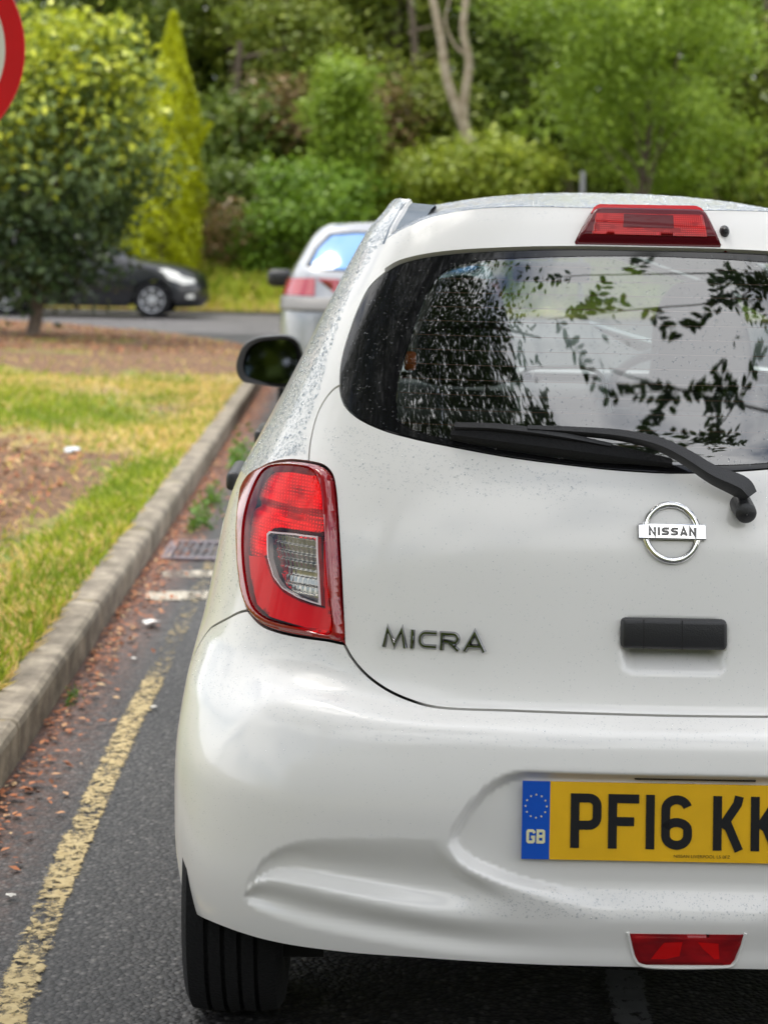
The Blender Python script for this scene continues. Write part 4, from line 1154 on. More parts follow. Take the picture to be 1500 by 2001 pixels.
# worn yellow paint
def worn(name, c1, c2, thr, edge_=.04, sc=26, rough=.7):
    m, t, b, N, Lk = nodes_of(name); v = objvec(t)
    vo = N('ShaderNodeTexVoronoi'); vo.inputs['Scale'].default_value = 95; Lk(v, vo.inputs[0])
    c = ramp(t, noise(t, 40, 4, .6, v), [(.3, c1), (.7, c2)])
    sc_ = N('ShaderNodeSeparateColor'); Lk(vo.outputs['Color'], sc_.inputs[0])
    n1 = mathn(t, 'ADD', mathn(t, 'MULTIPLY', noise(t, sc, 6, .75, v), .7), mathn(t, 'MULTIPLY', sc_.outputs[0], .16))
    n1 = mathn(t, 'ADD', n1, mathn(t, 'MULTIPLY', noise(t, 2.6, 3, .6, v), .35))
    at = N('ShaderNodeAttribute'); at.attribute_name = 'edge'
    n1 = mathn(t, 'SUBTRACT', n1, mathn(t, 'MULTIPLY', at.outputs['Fac'], .3))
    k = ramp(t, n1, [(thr, (0, 0, 0)), (thr+edge_, (1, 1, 1))])
    tr = N('ShaderNodeBsdfTransparent'); mi = N('ShaderNodeMixShader'); o = t.nodes['Material Output']
    Lk(c, b.inputs['Base Color']); b.inputs['Roughness'].default_value = rough
    Lk(k, mi.inputs[0]); Lk(tr.outputs[0], mi.inputs[1]); Lk(b.outputs[0], mi.inputs[2]); Lk(mi.outputs[0], o.inputs[0])
    return m
YEL = worn('worn_yellow_paint', (.36, .27, .115), (.48, .385, .20), .525, edge_=.15)
WHT = worn('worn_white_paint', (.36, .32, .25), (.50, .46, .38), .51, edge_=.12, sc=9)
# verge earth with grass patches (attribute fields set on the mesh)
def verge_col(t, N):
    v = objvec(t)
    at = N('ShaderNodeAttribute'); at.attribute_name = 'dirt'; a2 = N('ShaderNodeAttribute'); a2.attribute_name = 'straw'
    fine = noise(t, 26, 6, .7, v); mid = noise(t, 5, 5, .6, v)
    grass = ramp(t, fine, [(.25, (.07, .105, .012)), (.5, (.17, .21, .03)), (.75, (.30, .31, .06))])
    straw = ramp(t, fine, [(.25, (.17, .12, .035)), (.55, (.36, .27, .09)), (.8, (.50, .40, .17))])
    dirt = ramp(t, fine, [(.25, (.050, .028, .018)), (.48, (.125, .068, .040)), (.62, (.33, .18, .080)), (.82, (.55, .40, .20))])
    f1 = ramp(t, mathn(t, 'ADD', a2.outputs['Fac'], mathn(t, 'MULTIPLY', mathn(t, 'SUBTRACT', mid, .5), 1.1)), [(.35, (0, 0, 0)), (.65, (1, 1, 1))])
    f2 = ramp(t, mathn(t, 'ADD', at.outputs['Fac'], mathn(t, 'MULTIPLY', mathn(t, 'SUBTRACT', mid, .5), 1.9)), [(.40, (0, 0, 0)), (.62, (1, 1, 1))])
    return mixc(t, f2, mixc(t, f1, grass, straw), dirt), fine
m, t, b, N, Lk = nodes_of('verge_earth'); c, fine = verge_col(t, N); Lk(c, b.inputs['Base Color']); b.inputs['Roughness'].default_value = .95
bp = N('ShaderNodeBump'); bp.inputs['Strength'].default_value = .9; bp.inputs['Distance'].default_value = .03; Lk(fine, bp.inputs['Height']); Lk(bp.outputs[0], b.inputs['Normal'])
VERGE = m
# concrete kerb
m, t, b, N, Lk = nodes_of('kerb_concrete'); v = objvec(t)
c = ramp(t, noise(t, 9, 7, .7, v), [(.28, (.085, .072, .055)), (.48, (.20, .17, .13)), (.7, (.40, .35, .27))])
c = mixc(t, mathn(t, 'MULTIPLY', ramp(t, noise(t, 2.3, 4, .6, v), [(.5, (0, 0, 0)), (.7, (1, 1, 1))]), .45), c, (.085, .075, .045))
Lk(c, b.inputs['Base Color']); b.inputs['Roughness'].default_value = .9
bp = N('ShaderNodeBump'); bp.inputs['Strength'].default_value = .5; bp.inputs['Distance'].default_value = .006; Lk(noise(t, 70, 4, .6, v), bp.inputs['Height']); Lk(bp.outputs[0], b.inputs['Normal'])
KERB = m

KX = -.862                                    # kerb face
def kerb_line():
    pts = [(KX, y) for y in np.arange(-8, 18.01, .5)]
    cx, cy, r = KX-6.5, 18.0, 6.5
    pts += [(cx+r*math.cos(a), cy+r*math.sin(a)*1.12) for a in np.linspace(0, math.pi/2, 16)[1:]]
    pts += [(x, cy+r*1.12) for x in np.arange(cx-.6, -42, -.9)]
    return np.array(pts)
KL = kerb_line()
def grid_mesh(name, xs, ys, zf, mat, attrs=None, mask=None, parent=None):
    X, Y = np.meshgrid(xs, ys, indexing='ij'); V = np.stack([X.ravel(), Y.ravel(), zf(X, Y).ravel()], -1); ny = len(ys)
    I, J = np.meshgrid(np.arange(len(xs)-1), np.arange(ny-1), indexing='ij'); a = (I*ny+J).ravel()
    F = np.stack([a, a+ny, a+ny+1, a+1], -1)
    if mask is not None:
        cc = V[F].mean(1); F = F[mask(cc[:, 0], cc[:, 1])]
    return np_mesh(name, V, F, mat, parent, smooth=True, attr={k: f(X, Y).ravel() for k, f in (attrs or {}).items()})
gsh = grid_mesh('ground', np.array([-400, -60, 60, 400.]), np.array([-200, -30, 60, 600.]), lambda X, Y: X*0-.03, pmat('ground_earth', (.06, .07, .03), rough=1, var=.4, vscale=.5))
tag(gsh, kind='structure')
def litter(X, Y): return np.clip(1-(X-KX)/.22, 0, 1)*np.where(Y < 19, 1, .2)*(.35+.65*np.clip((Y-3.5)/4, 0, 1))
rx = np.concatenate([np.arange(KX-.02, KX+.6, .05), np.arange(KX+.6, 3, .4), np.array([4, 6, 9.5])])
road = grid_mesh('road', rx, np.arange(-12, 25.6, .4), lambda X, Y: X*0, ASPH, {'litter': litter}); tag(road, kind='structure')
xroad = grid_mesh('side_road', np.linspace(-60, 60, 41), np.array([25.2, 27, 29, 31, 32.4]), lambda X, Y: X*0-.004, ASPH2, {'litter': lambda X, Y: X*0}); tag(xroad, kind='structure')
xr2 = grid_mesh('road_corner', np.linspace(KX-7, KX, 12), np.linspace(17, 25.4, 12), lambda X, Y: X*0-.002, ASPH, {'litter': lambda X, Y: X*0}); tag(xr2, kind='structure')
vpoly = np.vstack([KL-np.array([[.11, 0]])*(KL[:, 1:2] < 18.5)-np.array([[0, .11]])*(KL[:, 1:2] >= 18.5), [[-42, -8]]])
def blob(X, Y, x, y, rx_, ry_): return np.exp(-(((X-x)/rx_)**2+((Y-y)/ry_)**2))
def f_dirt(X, Y):
    d = sstep(15.0, 17.2, Y+.5*np.sin(X*2))*(.78+.30*np.sin(X*1.9+2.1*np.sin(Y*.8))*np.sin(Y*1.4+X*.6))+.98*blob(X, Y, -1.85, 8.5, .82, 1.9)+.30*np.clip(np.sin(X*2.3+1.1*np.sin(Y*.9))*np.sin(Y*1.15+.8*X), 0, 1)+.6*blob(X, Y, -2.6, 9.6, .8, 1.6)+.4*blob(X, Y, -1.35, 12.6, .22, .7)+.35*blob(X, Y, -1.25, 6.1, .12, .5)
    d -= .9*blob(X, Y, -1.08, 8.4, .17, 2.2)
    return np.clip(d, 0, 1)
def f_straw(X, Y):
    s = .52+.45*blob(X, Y, -1.12, 13, .26, 3.6)+.4*blob(X, Y, -2.2, 10.6, 1.2, .55)+.35*blob(X, Y, -1.2, 5.4, .25, .7)+.45*blob(X, Y, -1.9, 14.6, 1.6, .6)+.3*blob(X, Y, -1.6, 7.5, .35, .4)
    s -= .42*blob(X, Y, -2.1, 12.4, .75, 1.1)+.5*blob(X, Y, -1.15, 8.8, .22, 1.4)+.30*blob(X, Y, -1.35, 7.0, .3, .5)
    return np.clip(s, 0, 1)
def vz(X, Y): return .112+.016*np.clip(-X-1.2, 0, 8)+.012*np.sin(X*3.1+Y*1.7)*np.sin(Y*2.3-X*1.1)*np.clip((-X-1.05)*3, 0, 1)
vxs = np.concatenate([-np.geomspace(1.0, 42, 90)[::-1]+.02])
verge = grid_mesh('verge', np.append(vxs, -.90), np.arange(-8, 25.6, .22), vz, VERGE, {'dirt': f_dirt, 'straw': f_straw}, mask=lambda x, y: inpoly(x, y, vpoly) | (polydist(x, y, vpoly) < .12))
tag(verge, kind='structure')
# kerb: profile swept along the line, cut by joints every 0.9 m
def kerb_mesh():
    P = resample(KL, .3, closed=False); n = len(P); prof = [(0, -.02), (.0, .088), (.006, .104), (.020, .114), (.120, .116), (.125, .08)]
    V, F = [], []; d = 0
    for i in range(n):
        tt = P[min(i+1, n-1)]-P[max(i-1, 0)]; tt /= np.linalg.norm(tt); nn = np.array([-tt[1], tt[0]])
        j = (i % 6 == 2)
        for rep in ((-.012, 0), (-.004, 1), (.004, 1), (.012, 0)) if j else ((0, 0),):
            off, sunk = rep; w = .002*math.sin(i*1.7); 
            for (o, z) in prof:
                q = P[i]+tt*off+nn*(o+w+(.006 if sunk else 0)*(1 if o < .05 else 0)); V.append((q[0], q[1], z-(.006 if sunk and z > .05 else 0)+.0015*math.sin(i*.9)))
    m_ = len(prof); rows = len(V)//m_
    for r_ in range(rows-1):
        for k in range(m_-1): F.append((r_*m_+k, (r_+1)*m_+k, (r_+1)*m_+k+1, r_*m_+k+1))
    return mesh_obj('kerb', V, F, KERB)
tag(kerb_mesh(), kind='structure')
# road markings
def strip(name, line, w, mat, z=.004, wear=None):
    P = resample(np.array(line), .08, closed=False); V, F, E = [], [], []
    for i in range(len(P)):
        tt = P[min(i+1, len(P)-1)]-P[max(i-1, 0)]; tt /= np.linalg.norm(tt); nn = np.array([-tt[1], tt[0]])
        for k, e in ((-.5, 1), (-.3, 0), (.3, 0), (.5, 1)):
            q = P[i]+nn*w*k; V.append((q[0], q[1], z)); E.append(e+(wear(q[1]) if wear else 0))
    F = [(4*i+k, 4*i+k+1, 4*i+5+k, 4*i+4+k) for i in range(len(P)-1) for k in range(3)]
    return np_mesh(name, V, np.array(F), mat, attr={'edge': E})
yl = [at_z(22, 1973, 0)[:2], at_z(127, 1698, 0)[:2], at_z(206, 1520, 0)[:2], at_z(252, 1420, 0)[:2], at_z(312, 1310, 0)[:2], at_z(374, 1180, 0)[:2]]
d0 = yl[0]-yl[2]; yl = [yl[0]+d0*2.5]+yl+[at_z(470, 990, 0)[:2]]
tag(strip('yellow_line', yl, .094, YEL, wear=lambda y: .34*float(sstep(4.9, 5.8, y))), kind='structure')
for (u0, u1, vv, w) in ((318, 470, 1124, .20), (285, 470, 1166, .22)):
    tag(strip('white_marking', [at_z(u0, vv, 0)[:2], at_z(u1, vv-2, 0)[:2]], w, WHT), kind='structure')
tag(strip('bay_line', [at_z(1215, 1900, 0)[:2], at_z(1250, 2060, 0)[:2]], .09, worn('faint_paint', (.10, .10, .10), (.14, .14, .14), .45)), kind='structure')
# drain grate in the gutter
gp = [at_z(u, v, 0) for u, v in ((352, 1096), (372, 1062), (440, 1062), (432, 1096))]
gx0, gx1, gy0, gy1 = KX+.05, KX+.45, min(p[1] for p in gp), max(p[1] for p in gp)
IRON = pmat('cast_iron', (.075, .068, .075), rough=.55, metal=.3, var=.3, vscale=20)
dg = empty('drain_grate', ((gx0+gx1)/2, (gy0+gy1)/2, 0)); tag(dg, 'dark iron drain grate set in the gutter beside the kerb', 'drain grate')
gw_, gh_ = gx1-gx0, gy1-gy0
bm = bmesh.new()
for (x, y, sx_, sy_) in ((-gw_/2+.02, 0, .04, gh_), (gw_/2-.02, 0, .04, gh_), (0, -gh_/2+.02, gw_-.08, .04), (0, gh_/2-.02, gw_-.08, .04)): bm_box(bm, (x, y, .004), (sx_, sy_, .016))
bm_obj('frame', bm, pmat('iron_worn', (.19, .16, .18), rough=.5, metal=.4), dg)
bm = bmesh.new()
for k in range(9): bm_box(bm, (-gw_/2+.06+(gw_-.12)*k/8, 0, .003), (.020, gh_-.08, .012))
bm_box(bm, (0, 0, .0025), (gw_-.08, .03, .010)); bm_box(bm, (0, 0, -.004), (gw_-.08, gh_-.08, .010))
bm_obj('grille', bm, IRON, dg)

# leaf litter in the gutter and on the verge
def quads(P, size, asp, N_=None, flat=0.0, rs=rng):
    """rhombic leaves at P; N_ preferred normal"""
    n = len(P); d = rs.normal(size=(n, 3)); d[:, 2] *= (1-flat); d /= np.linalg.norm(d, axis=1, keepdims=True)+1e-9
    nn = rs.normal(size=(n, 3))*(1-flat)+np.array([0, 0, 1])*flat*1.5
    if N_ is not None: nn = nn*.8+N_*1.1
    s = np.cross(d, nn); s /= np.linalg.norm(s, axis=1, keepdims=True)+1e-9; up = np.cross(s, d)
    L_ = (np.asarray(size)*np.ones(n))[:, None]
    V = np.stack([P-d*L_*.5, P+s*L_*asp*.5+d*L_*.02+up*L_*.06, P+d*L_*.5, P-s*L_*asp*.5+d*L_*.02+up*L_*.06], 1)
    return V.reshape(-1, 3), np.arange(n*4).reshape(n, 4)
m, t, b, N, Lk = nodes_of('dead_leaf'); at = N('ShaderNodeAttribute'); at.attribute_name = 'tint'
Lk(ramp(t, at.outputs['Fac'], [(0, (.12, .045, .020)), (.45, (.36, .12, .048)), (.8, (.46, .20, .09)), (1, (.55, .40, .22))]), b.inputs['Base Color']); b.inputs['Roughness'].default_value = .85
DEAD = m
nL = 3900
ly = 2.6+16*rng.random(nL)**1.1; lx = KX+.012+np.abs(rng.normal(0, 1, nL))*(.05+.04*np.clip((ly-3.5)/4, 0, 1)); k = (lx < KX+.5) & (rng.random(nL) < .3+.7*np.clip((ly-3.5)/4, 0, 1))
V, F = quads(np.stack([lx[k], ly[k], .006+.010*rng.random(k.sum())], -1), .012+.022*rng.random(k.sum()), .55, flat=.85)
lit_o = np_mesh('leaf_litter', V, F, DEAD, attr={'tint': np.repeat(rng.random(k.sum()), 4)}); tag(lit_o, kind='stuff')
# grass blades and dead stalks over the verge
m, t, b, N, Lk = nodes_of('grass_blade'); at = N('ShaderNodeAttribute'); at.attribute_name = 'tint'
gc = ramp(t, at.outputs['Fac'], [(0, (.14, .21, .012)), (.35, (.32, .41, .024)), (.62, (.54, .55, .055)), (.8, (.64, .48, .15)), (1, (.74, .54, .22))])
Lk(gc, b.inputs['Base Color']); b.inputs['Roughness'].default_value = .7
tl_ = N('ShaderNodeBsdfTranslucent'); Lk(gc, tl_.inputs[0]); mi = N('ShaderNodeMixShader'); mi.inputs[0].default_value = .3
Lk(b.outputs[0], mi.inputs[1]); Lk(tl_.outputs[0], mi.inputs[2]); Lk(mi.outputs[0], t.nodes['Material Output'].inputs[0])
GRASSM = m
nB = 190000
by = 3.4*np.exp(rng.random(nB)*math.log(25.0/3.4)); bx = KX-.10-(by*.30+.3)*rng.random(nB)
by += rng.normal(0, .1, nB)
cl_n = np.sin(bx*5.1+1.3*np.sin(by*2.1))*np.sin(by*3.7+1.7*np.sin(bx*3.3)); dm = 1.15*f_dirt(bx, by)+.30*cl_n+.08
keep = (rng.random(nB) < np.clip(1.05-1.55*dm, .025, 1)) & inpoly(bx, by, vpoly)
bx, by = bx[keep], by[keep]; n = len(bx); stw = f_straw(bx, by); cl_n = cl_n[keep]
isst = rng.random(n) < np.clip(stw*.75+.15*cl_n+.35*f_dirt(bx, by), .05, .92)
h = np.where(isst, .02+.03*rng.random(n), .022+.045*rng.random(n))*(1+.4*cl_n); an = rng.random(n)*6.283; ln = rng.random(n)*np.where(isst, 1.8, .8)
bz = vz(bx, by); w = .003+.003*rng.random(n)+.00022*by
p0 = np.stack([bx, by, bz-.004], -1); dx = np.stack([np.cos(an), np.sin(an), 0*an], -1); lean = np.stack([np.cos(an+1.3), np.sin(an+1.3), 0*an], -1)
V = np.stack([p0-dx*w[:, None], p0+dx*w[:, None], p0+lean*(ln*h*.4)[:, None]+np.array([0, 0, 1])*(h*.62)[:, None]+dx*(w*.7)[:, None], p0+lean*(ln*h)[:, None]+np.array([0, 0, 1])*h[:, None]], 1).reshape(-1, 3)
tint = np.where(isst, .72+.28*rng.random(n), .05+.6*rng.random(n)*(.75+.35*cl_n))
gr = np_mesh('grass', V, np.arange(n*4).reshape(n, 4), GRASSM, attr={'tint': np.repeat(np.clip(tint, 0, 1), 4)}); tag(gr, kind='stuff')
nM = 9000
my = 18.6+6.6*rng.random(nM); mx_ = KX-.2-8*rng.random(nM); k = inpoly(mx_, my, vpoly); my2 = 6.5+6.5*rng.random(5000); mx2 = KX-.6-3*rng.random(5000); k2 = rng.random(5000) < f_dirt(mx2, my2)
mX, mY = np.concatenate([mx_[k], mx2[k2]]), np.concatenate([my[k], my2[k2]])
V, F = quads(np.stack([mX, mY, vz(mX, mY)+.012], -1), .02+.05*rng.random(len(mX)), .4, flat=.7)
mu = np_mesh('bark_mulch', V, F, DEAD, attr={'tint': np.repeat(rng.random(len(mX))**1.2, 4)}); tag(mu, kind='stuff')
# scraps of litter
PAPER = pmat('white_paper', (.80, .79, .76), rough=.7)
def scrap(name, uv, size, z, label, mat=PAPER):
    p = at_z(*uv, z); bm = bmesh.new(); r_ = random.Random(sum(uv)); k = 9; vv = []
    for i in range(k):
        a = 2*math.pi*i/k; q = size*(.35+.3*r_.random()); vv.append(bm.verts.new((q*math.cos(a), q*math.sin(a)*.9, size*.25*r_.random())))
    ctr = bm.verts.new((0, 0, size*.3))
    for i in range(k): bm.faces.new((vv[i], vv[(i+1) % k], ctr))
    o = bm_obj(name, bm, mat); o.location = p+np.array([0, 0, .004]); tag(o, label, 'litter')
scrap('paper_scrap', (293, 1222), .062, .005, 'crumpled white paper scrap on the road nearest the kerb and yellow line')
scrap('paper_scrap', (143, 884), .10, .12, 'bluish white scrap lying on the brown patch of the verge', pmat('bluish_paper', (.5, .55, .62), rough=.6))
scrap('paper_scrap', (486, 590), .36, .06, 'white litter at the foot of the far grass bank')
scrap('paper_scrap', (462, 607), .34, .02, 'pinkish litter on the far road edge below the bank', pmat('pink_paper', (.7, .55, .56), rough=.6))
for uv in ((300, 1385), (262, 1290), (21, 1755)):
    scrap('pebble', uv, .020, .004, {300: 'small pale pebble by the kerb foot beside the yellow line', 262: 'tiny pale chip beside the litter in the gutter', 21: 'white chip on the asphalt at the left edge'}[uv[0]], pmat('pale_stone', (.6, .58, .54), rough=.8))
# weeds along the kerb foot
def leafmat(name, stops, rough=.45, trans=.28, spec=.4):
    m, t, b, N, Lk = nodes_of(name); at = N('ShaderNodeAttribute'); at.attribute_name = 'tint'
    c = ramp(t, at.outputs['Fac'], stops); Lk(c, b.inputs['Base Color']); b.inputs['Roughness'].default_value = rough; b.inputs['Specular IOR Level'].default_value = spec
    tl = N('ShaderNodeBsdfTranslucent'); Lk(c, tl.inputs[0]); mi = N('ShaderNodeMixShader'); mi.inputs[0].default_value = trans
    Lk(b.outputs[0], mi.inputs[1]); Lk(tl.outputs[0], mi.inputs[2]); Lk(mi.outputs[0], t.nodes['Material Output'].inputs[0])
    return m
WEED = leafmat('weed_leaf', [(0, (.05, .12, .012)), (1, (.16, .30, .03))])
for i, (uv, sz, lab) in enumerate((((372, 1030), .16, 'green weed tuft growing at the kerb foot before the drain'), ((452, 915), .24, 'dark green weed clump at the kerb foot behind the car'), ((402, 985), .14, 'small pale weed at the kerb foot between two larger ones'), ((132, 1370), .05, 'tiny green weed sprouting at a kerb joint'))):
    p = at_z(*uv, .0); p[0] = max(p[0], KX+.02); nn_ = 160; q = np.stack([rng.normal(0, sz*.3, nn_), rng.normal(0, sz*.7, nn_), np.abs(rng.normal(0, sz*.35, nn_))], -1); q[:, 0] = np.abs(q[:, 0])
    V, F = quads(q, sz*.22, .45, flat=.2); o = empty('weed_plant', tuple(p)); tag(o, lab, 'weed'); np_mesh('foliage', V, F, WEED, o, attr={'tint': np.repeat(rng.random(nn_), 4)})

# ================================================================== traffic sign at the kerb
RED = pmat('sign_red', (.62, .006, .012), rough=.35, var=.08, vscale=4); SGREY = pmat('sign_grey', (.22, .22, .22), rough=.5); SWHITE = pmat('sign_white', (.70, .69, .62), rough=.4)
sc0 = at_y(-170, 95, 5.7); sr = .375
sg_ = empty('road_sign', (sc0[0], sc0[1]+.05, .12)); tag(sg_, 'round road sign with broad red ring and white centre at the left edge', 'road sign')
zc = sc0[2]-.12
bm = bmesh.new(); bm_lathe(bm, [(-.05, sr-.067), (-.0508, sr-.066), (-.0508, sr-.002), (-.049, sr), (-.046, sr)], 'Y', 72, (0, 0, zc)); bm_obj('red_ring', bm, RED, sg_, True)
bm = bmesh.new(); bm_lathe(bm, [(-.0503, .0005), (-.0503, sr-.0665)], 'Y', 72, (0, 0, zc)); bm_obj('sign_face', bm, SWHITE, sg_)
bm = bmesh.new(); bm_lathe(bm, [(-.0459, sr), (-.044, sr-.001), (-.044, .0005)], 'Y', 48, (0, 0, zc)); bm_box(bm, (0, -.034, zc+.15), (.5, .02, .04)); bm_box(bm, (0, -.034, zc-.15), (.5, .02, .04)); bm_obj('back_plate', bm, SGREY, sg_)
bm = bmesh.new(); bm_tube(bm, [(0, .014, -.15), (0, .014, zc+.4)], .038, 20); bm_obj('pole', bm, SGREY, sg_, True)
# ================================================================== trees and bushes
def leaves(centers, rad, per, size, asp, rs, flat=.25, outw=None, jit=1.0):
    """leaf clumps: normal clouds of leaves round clump centres"""
    n = len(centers); P = np.repeat(centers, per, 0)+rs.normal(size=(n*per, 3))*np.repeat(np.asarray(rad)*np.ones(n), per)[:, None]*[1, 1, .75]*jit
    return P
def crown_points(c, r, n, rs, shell=.55, lump=.25):
    """clump centres in an uneven ellipsoid"""
    d = rs.normal(size=(n, 3)); d /= np.linalg.norm(d, axis=1, keepdims=True)
    k = rs.random(n)**(1/3.0); k = shell+(1-shell)*k
    lob = 1+lump*(np.sin(d[:, 0]*4+c[0])*np.sin(d[:, 1]*5+c[1])+np.sin(d[:, 2]*5+c[0]*2)*.7)
    return np.asarray(c)+d*np.asarray(r)*(k*lob)[:, None]
TRUNK = pmat('tree_bark', (.075, .055, .04), rough=.95, col2=(.15, .115, .085), vscale=9, bump=.6, bscale=30)
BIRCH = pmat('pale_bark', (.30, .235, .16), rough=.85, col2=(.48, .40, .30), vscale=6, bump=.4, bscale=20)
def trunk_bm(bm, base, top, r0, r1, bends=3, rs=random):
    pts, rd = [], []
    for i in range(bends+2):
        f = i/(bends+1); p = Vector(base).lerp(Vector(top), f)
        if 0 < i < bends+1: p += Vector((rs.uniform(-1, 1), rs.uniform(-1, 1), 0))*r0*1.2
        pts.append(tuple(p)); rd.append(r0+(r1-r0)*f)
    bm_tube(bm, [tuple(x) for x in spline(np.array(pts), 4)], [rd[0]+(rd[-1]-rd[0])*i/((bends+1)*4) for i in range((bends+1)*4+1)], 8)
def tree(name, base, crowns, mat, label, cat, leaf=.12, asp=.5, clumps=220, per=26, crad=.3, trunk=None, group=None, seed=1, tintf=None, flat=.3, bark=None, limbs=5, shell=.55, trunkname='trunk'):
    rs = np.random.default_rng(seed); base = np.array(base, float)
    root = empty(name, tuple(base)); tag(root, label, cat, group)
    Ps, Ts, Os = [], [], []
    tot = sum(np.prod(c[1])**(2/3) for c in crowns)
    for (c, r, *w) in crowns:
        k = max(8, int(clumps*np.prod(r)**(2/3)/tot)); C = crown_points(c, r, k, rs, shell)
        P = leaves(C, crad, per, leaf, asp, rs); Ps.append(P)
        ct = rs.random(k); Ts.append(np.clip(np.repeat(ct, per)*.6+rs.random(k*per)*.4, 0, 1))
        o = P-np.asarray(c); Os.append(o/(np.linalg.norm(o, axis=1, keepdims=True)+1e-9))
    P, T, O = np.vstack(Ps), np.concatenate(Ts), np.vstack(Os); k = P[:, 2] > .03; P, T, O = P[k], T[k], O[k]
    if tintf is not None: T = np.clip(tintf(P, T, rs), 0, 1)
    V, F = quads(P, leaf*(.6+.8*rs.random(len(P))), asp, N_=O*.6+np.array([0, 0, .5]), flat=flat, rs=rs)
    np_mesh('crown', V, F, mat, root, attr={'tint': np.repeat(T, 4)})
    if trunk:
        r0, th = trunk; bm = bmesh.new(); rr = random.Random(seed)
        trunk_bm(bm, (0, 0, -.15), (rr.uniform(-.1, .1), rr.uniform(-.1, .1), th), r0, r0*.45, 3, rr)
        for i in range(limbs):
            a = rr.random()*6.28; z = th*(.35+.6*rr.random()); (c, r, *w) = crowns[i % len(crowns)]
            e = (c[0]+r[0]*.6*math.cos(a), c[1]+r[1]*.6*math.sin(a), max(z+.3, c[2]+r[2]*rr.uniform(-.3, .6)))
            trunk_bm(bm, (0, 0, z), e, r0*.38, r0*.08, 2, rr)
        bm_obj(trunkname, bm, bark or TRUNK, root, True)
    return root
OLIVE = leafmat('foliage_olive', [(0, (0.079, 0.122, 0.015)), (.5, (0.216, 0.273, 0.034)), (1, (0.389, 0.431, 0.064))])
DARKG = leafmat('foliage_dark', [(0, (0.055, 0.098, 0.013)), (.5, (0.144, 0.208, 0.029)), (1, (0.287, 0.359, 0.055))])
BRIGHT = leafmat('foliage_bright', [(0, (.115, .185, .016)), (.5, (.25, .36, .036)), (1, (.40, .52, .065))], trans=.4)
MIDG = leafmat('foliage_mid', [(0, (0.075, 0.150, 0.013)), (.5, (0.175, 0.300, 0.025)), (1, (0.312, 0.450, 0.044))], trans=.35)
YELG = leafmat('foliage_yellow_green', [(0, (0.127, 0.178, 0.014)), (.5, (0.276, 0.345, 0.030)), (1, (0.437, 0.483, 0.052))], trans=.35)
BROWN = leafmat('foliage_brown', [(0, (0.088, 0.061, 0.024)), (.5, (0.231, 0.149, 0.061)), (1, (0.374, 0.264, 0.110))])
GOLD = leafmat('golden_conifer', [(0, (.17, .18, .006)), (.5, (.48, .53, .010)), (1, (.74, .76, .028))], trans=.35)
LAUR = leafmat('laurel_leaf', [(0, (.016, .034, .012)), (.35, (.050, .088, .026)), (.62, (.17, .24, .05)), (.74, (.36, .43, .035)), (1, (.66, .68, .05))], rough=.42, trans=.22, spec=.4)
def pxs(Y): return FPX/Y
def wz(v, Y, u=750): return float(at_y(u, v, Y)[2])
def wx(u, Y, v=475): return float(at_y(u, v, Y)[0])
# --- laurel on the verge, left
Yl = 21.4; bl_ = at_y(58, 672, Yl); gl_ = float(vz(np.array(bl_[0]), np.array(Yl)))
def cpx(u, v, ru, rv, Y, ry=None, base=None):
    p = at_y(u, v, Y); s_ = Y/FPX; return (np.array(p)-np.array(base), (ru*s_, (ry or ru)*s_, rv*s_))
B = np.array([bl_[0], Yl, gl_])
def lt(P, T, rs):
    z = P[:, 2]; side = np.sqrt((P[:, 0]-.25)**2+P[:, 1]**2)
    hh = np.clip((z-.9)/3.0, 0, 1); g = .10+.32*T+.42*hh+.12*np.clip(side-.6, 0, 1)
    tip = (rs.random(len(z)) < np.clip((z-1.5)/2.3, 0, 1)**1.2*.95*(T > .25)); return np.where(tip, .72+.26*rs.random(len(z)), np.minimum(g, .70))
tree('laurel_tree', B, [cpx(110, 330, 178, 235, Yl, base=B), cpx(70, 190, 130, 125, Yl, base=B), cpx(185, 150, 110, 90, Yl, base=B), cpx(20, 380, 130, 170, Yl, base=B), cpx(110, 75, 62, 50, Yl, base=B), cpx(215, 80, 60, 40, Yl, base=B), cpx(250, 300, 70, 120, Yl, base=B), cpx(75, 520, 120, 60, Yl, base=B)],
     LAUR, 'rounded laurel tree with glossy dark leaves and yellow new shoots on the verge', 'tree', leaf=.125, asp=.50, clumps=640, per=24, crad=.15, trunk=(.095, 1.9), seed=5, tintf=lt, flat=.15)
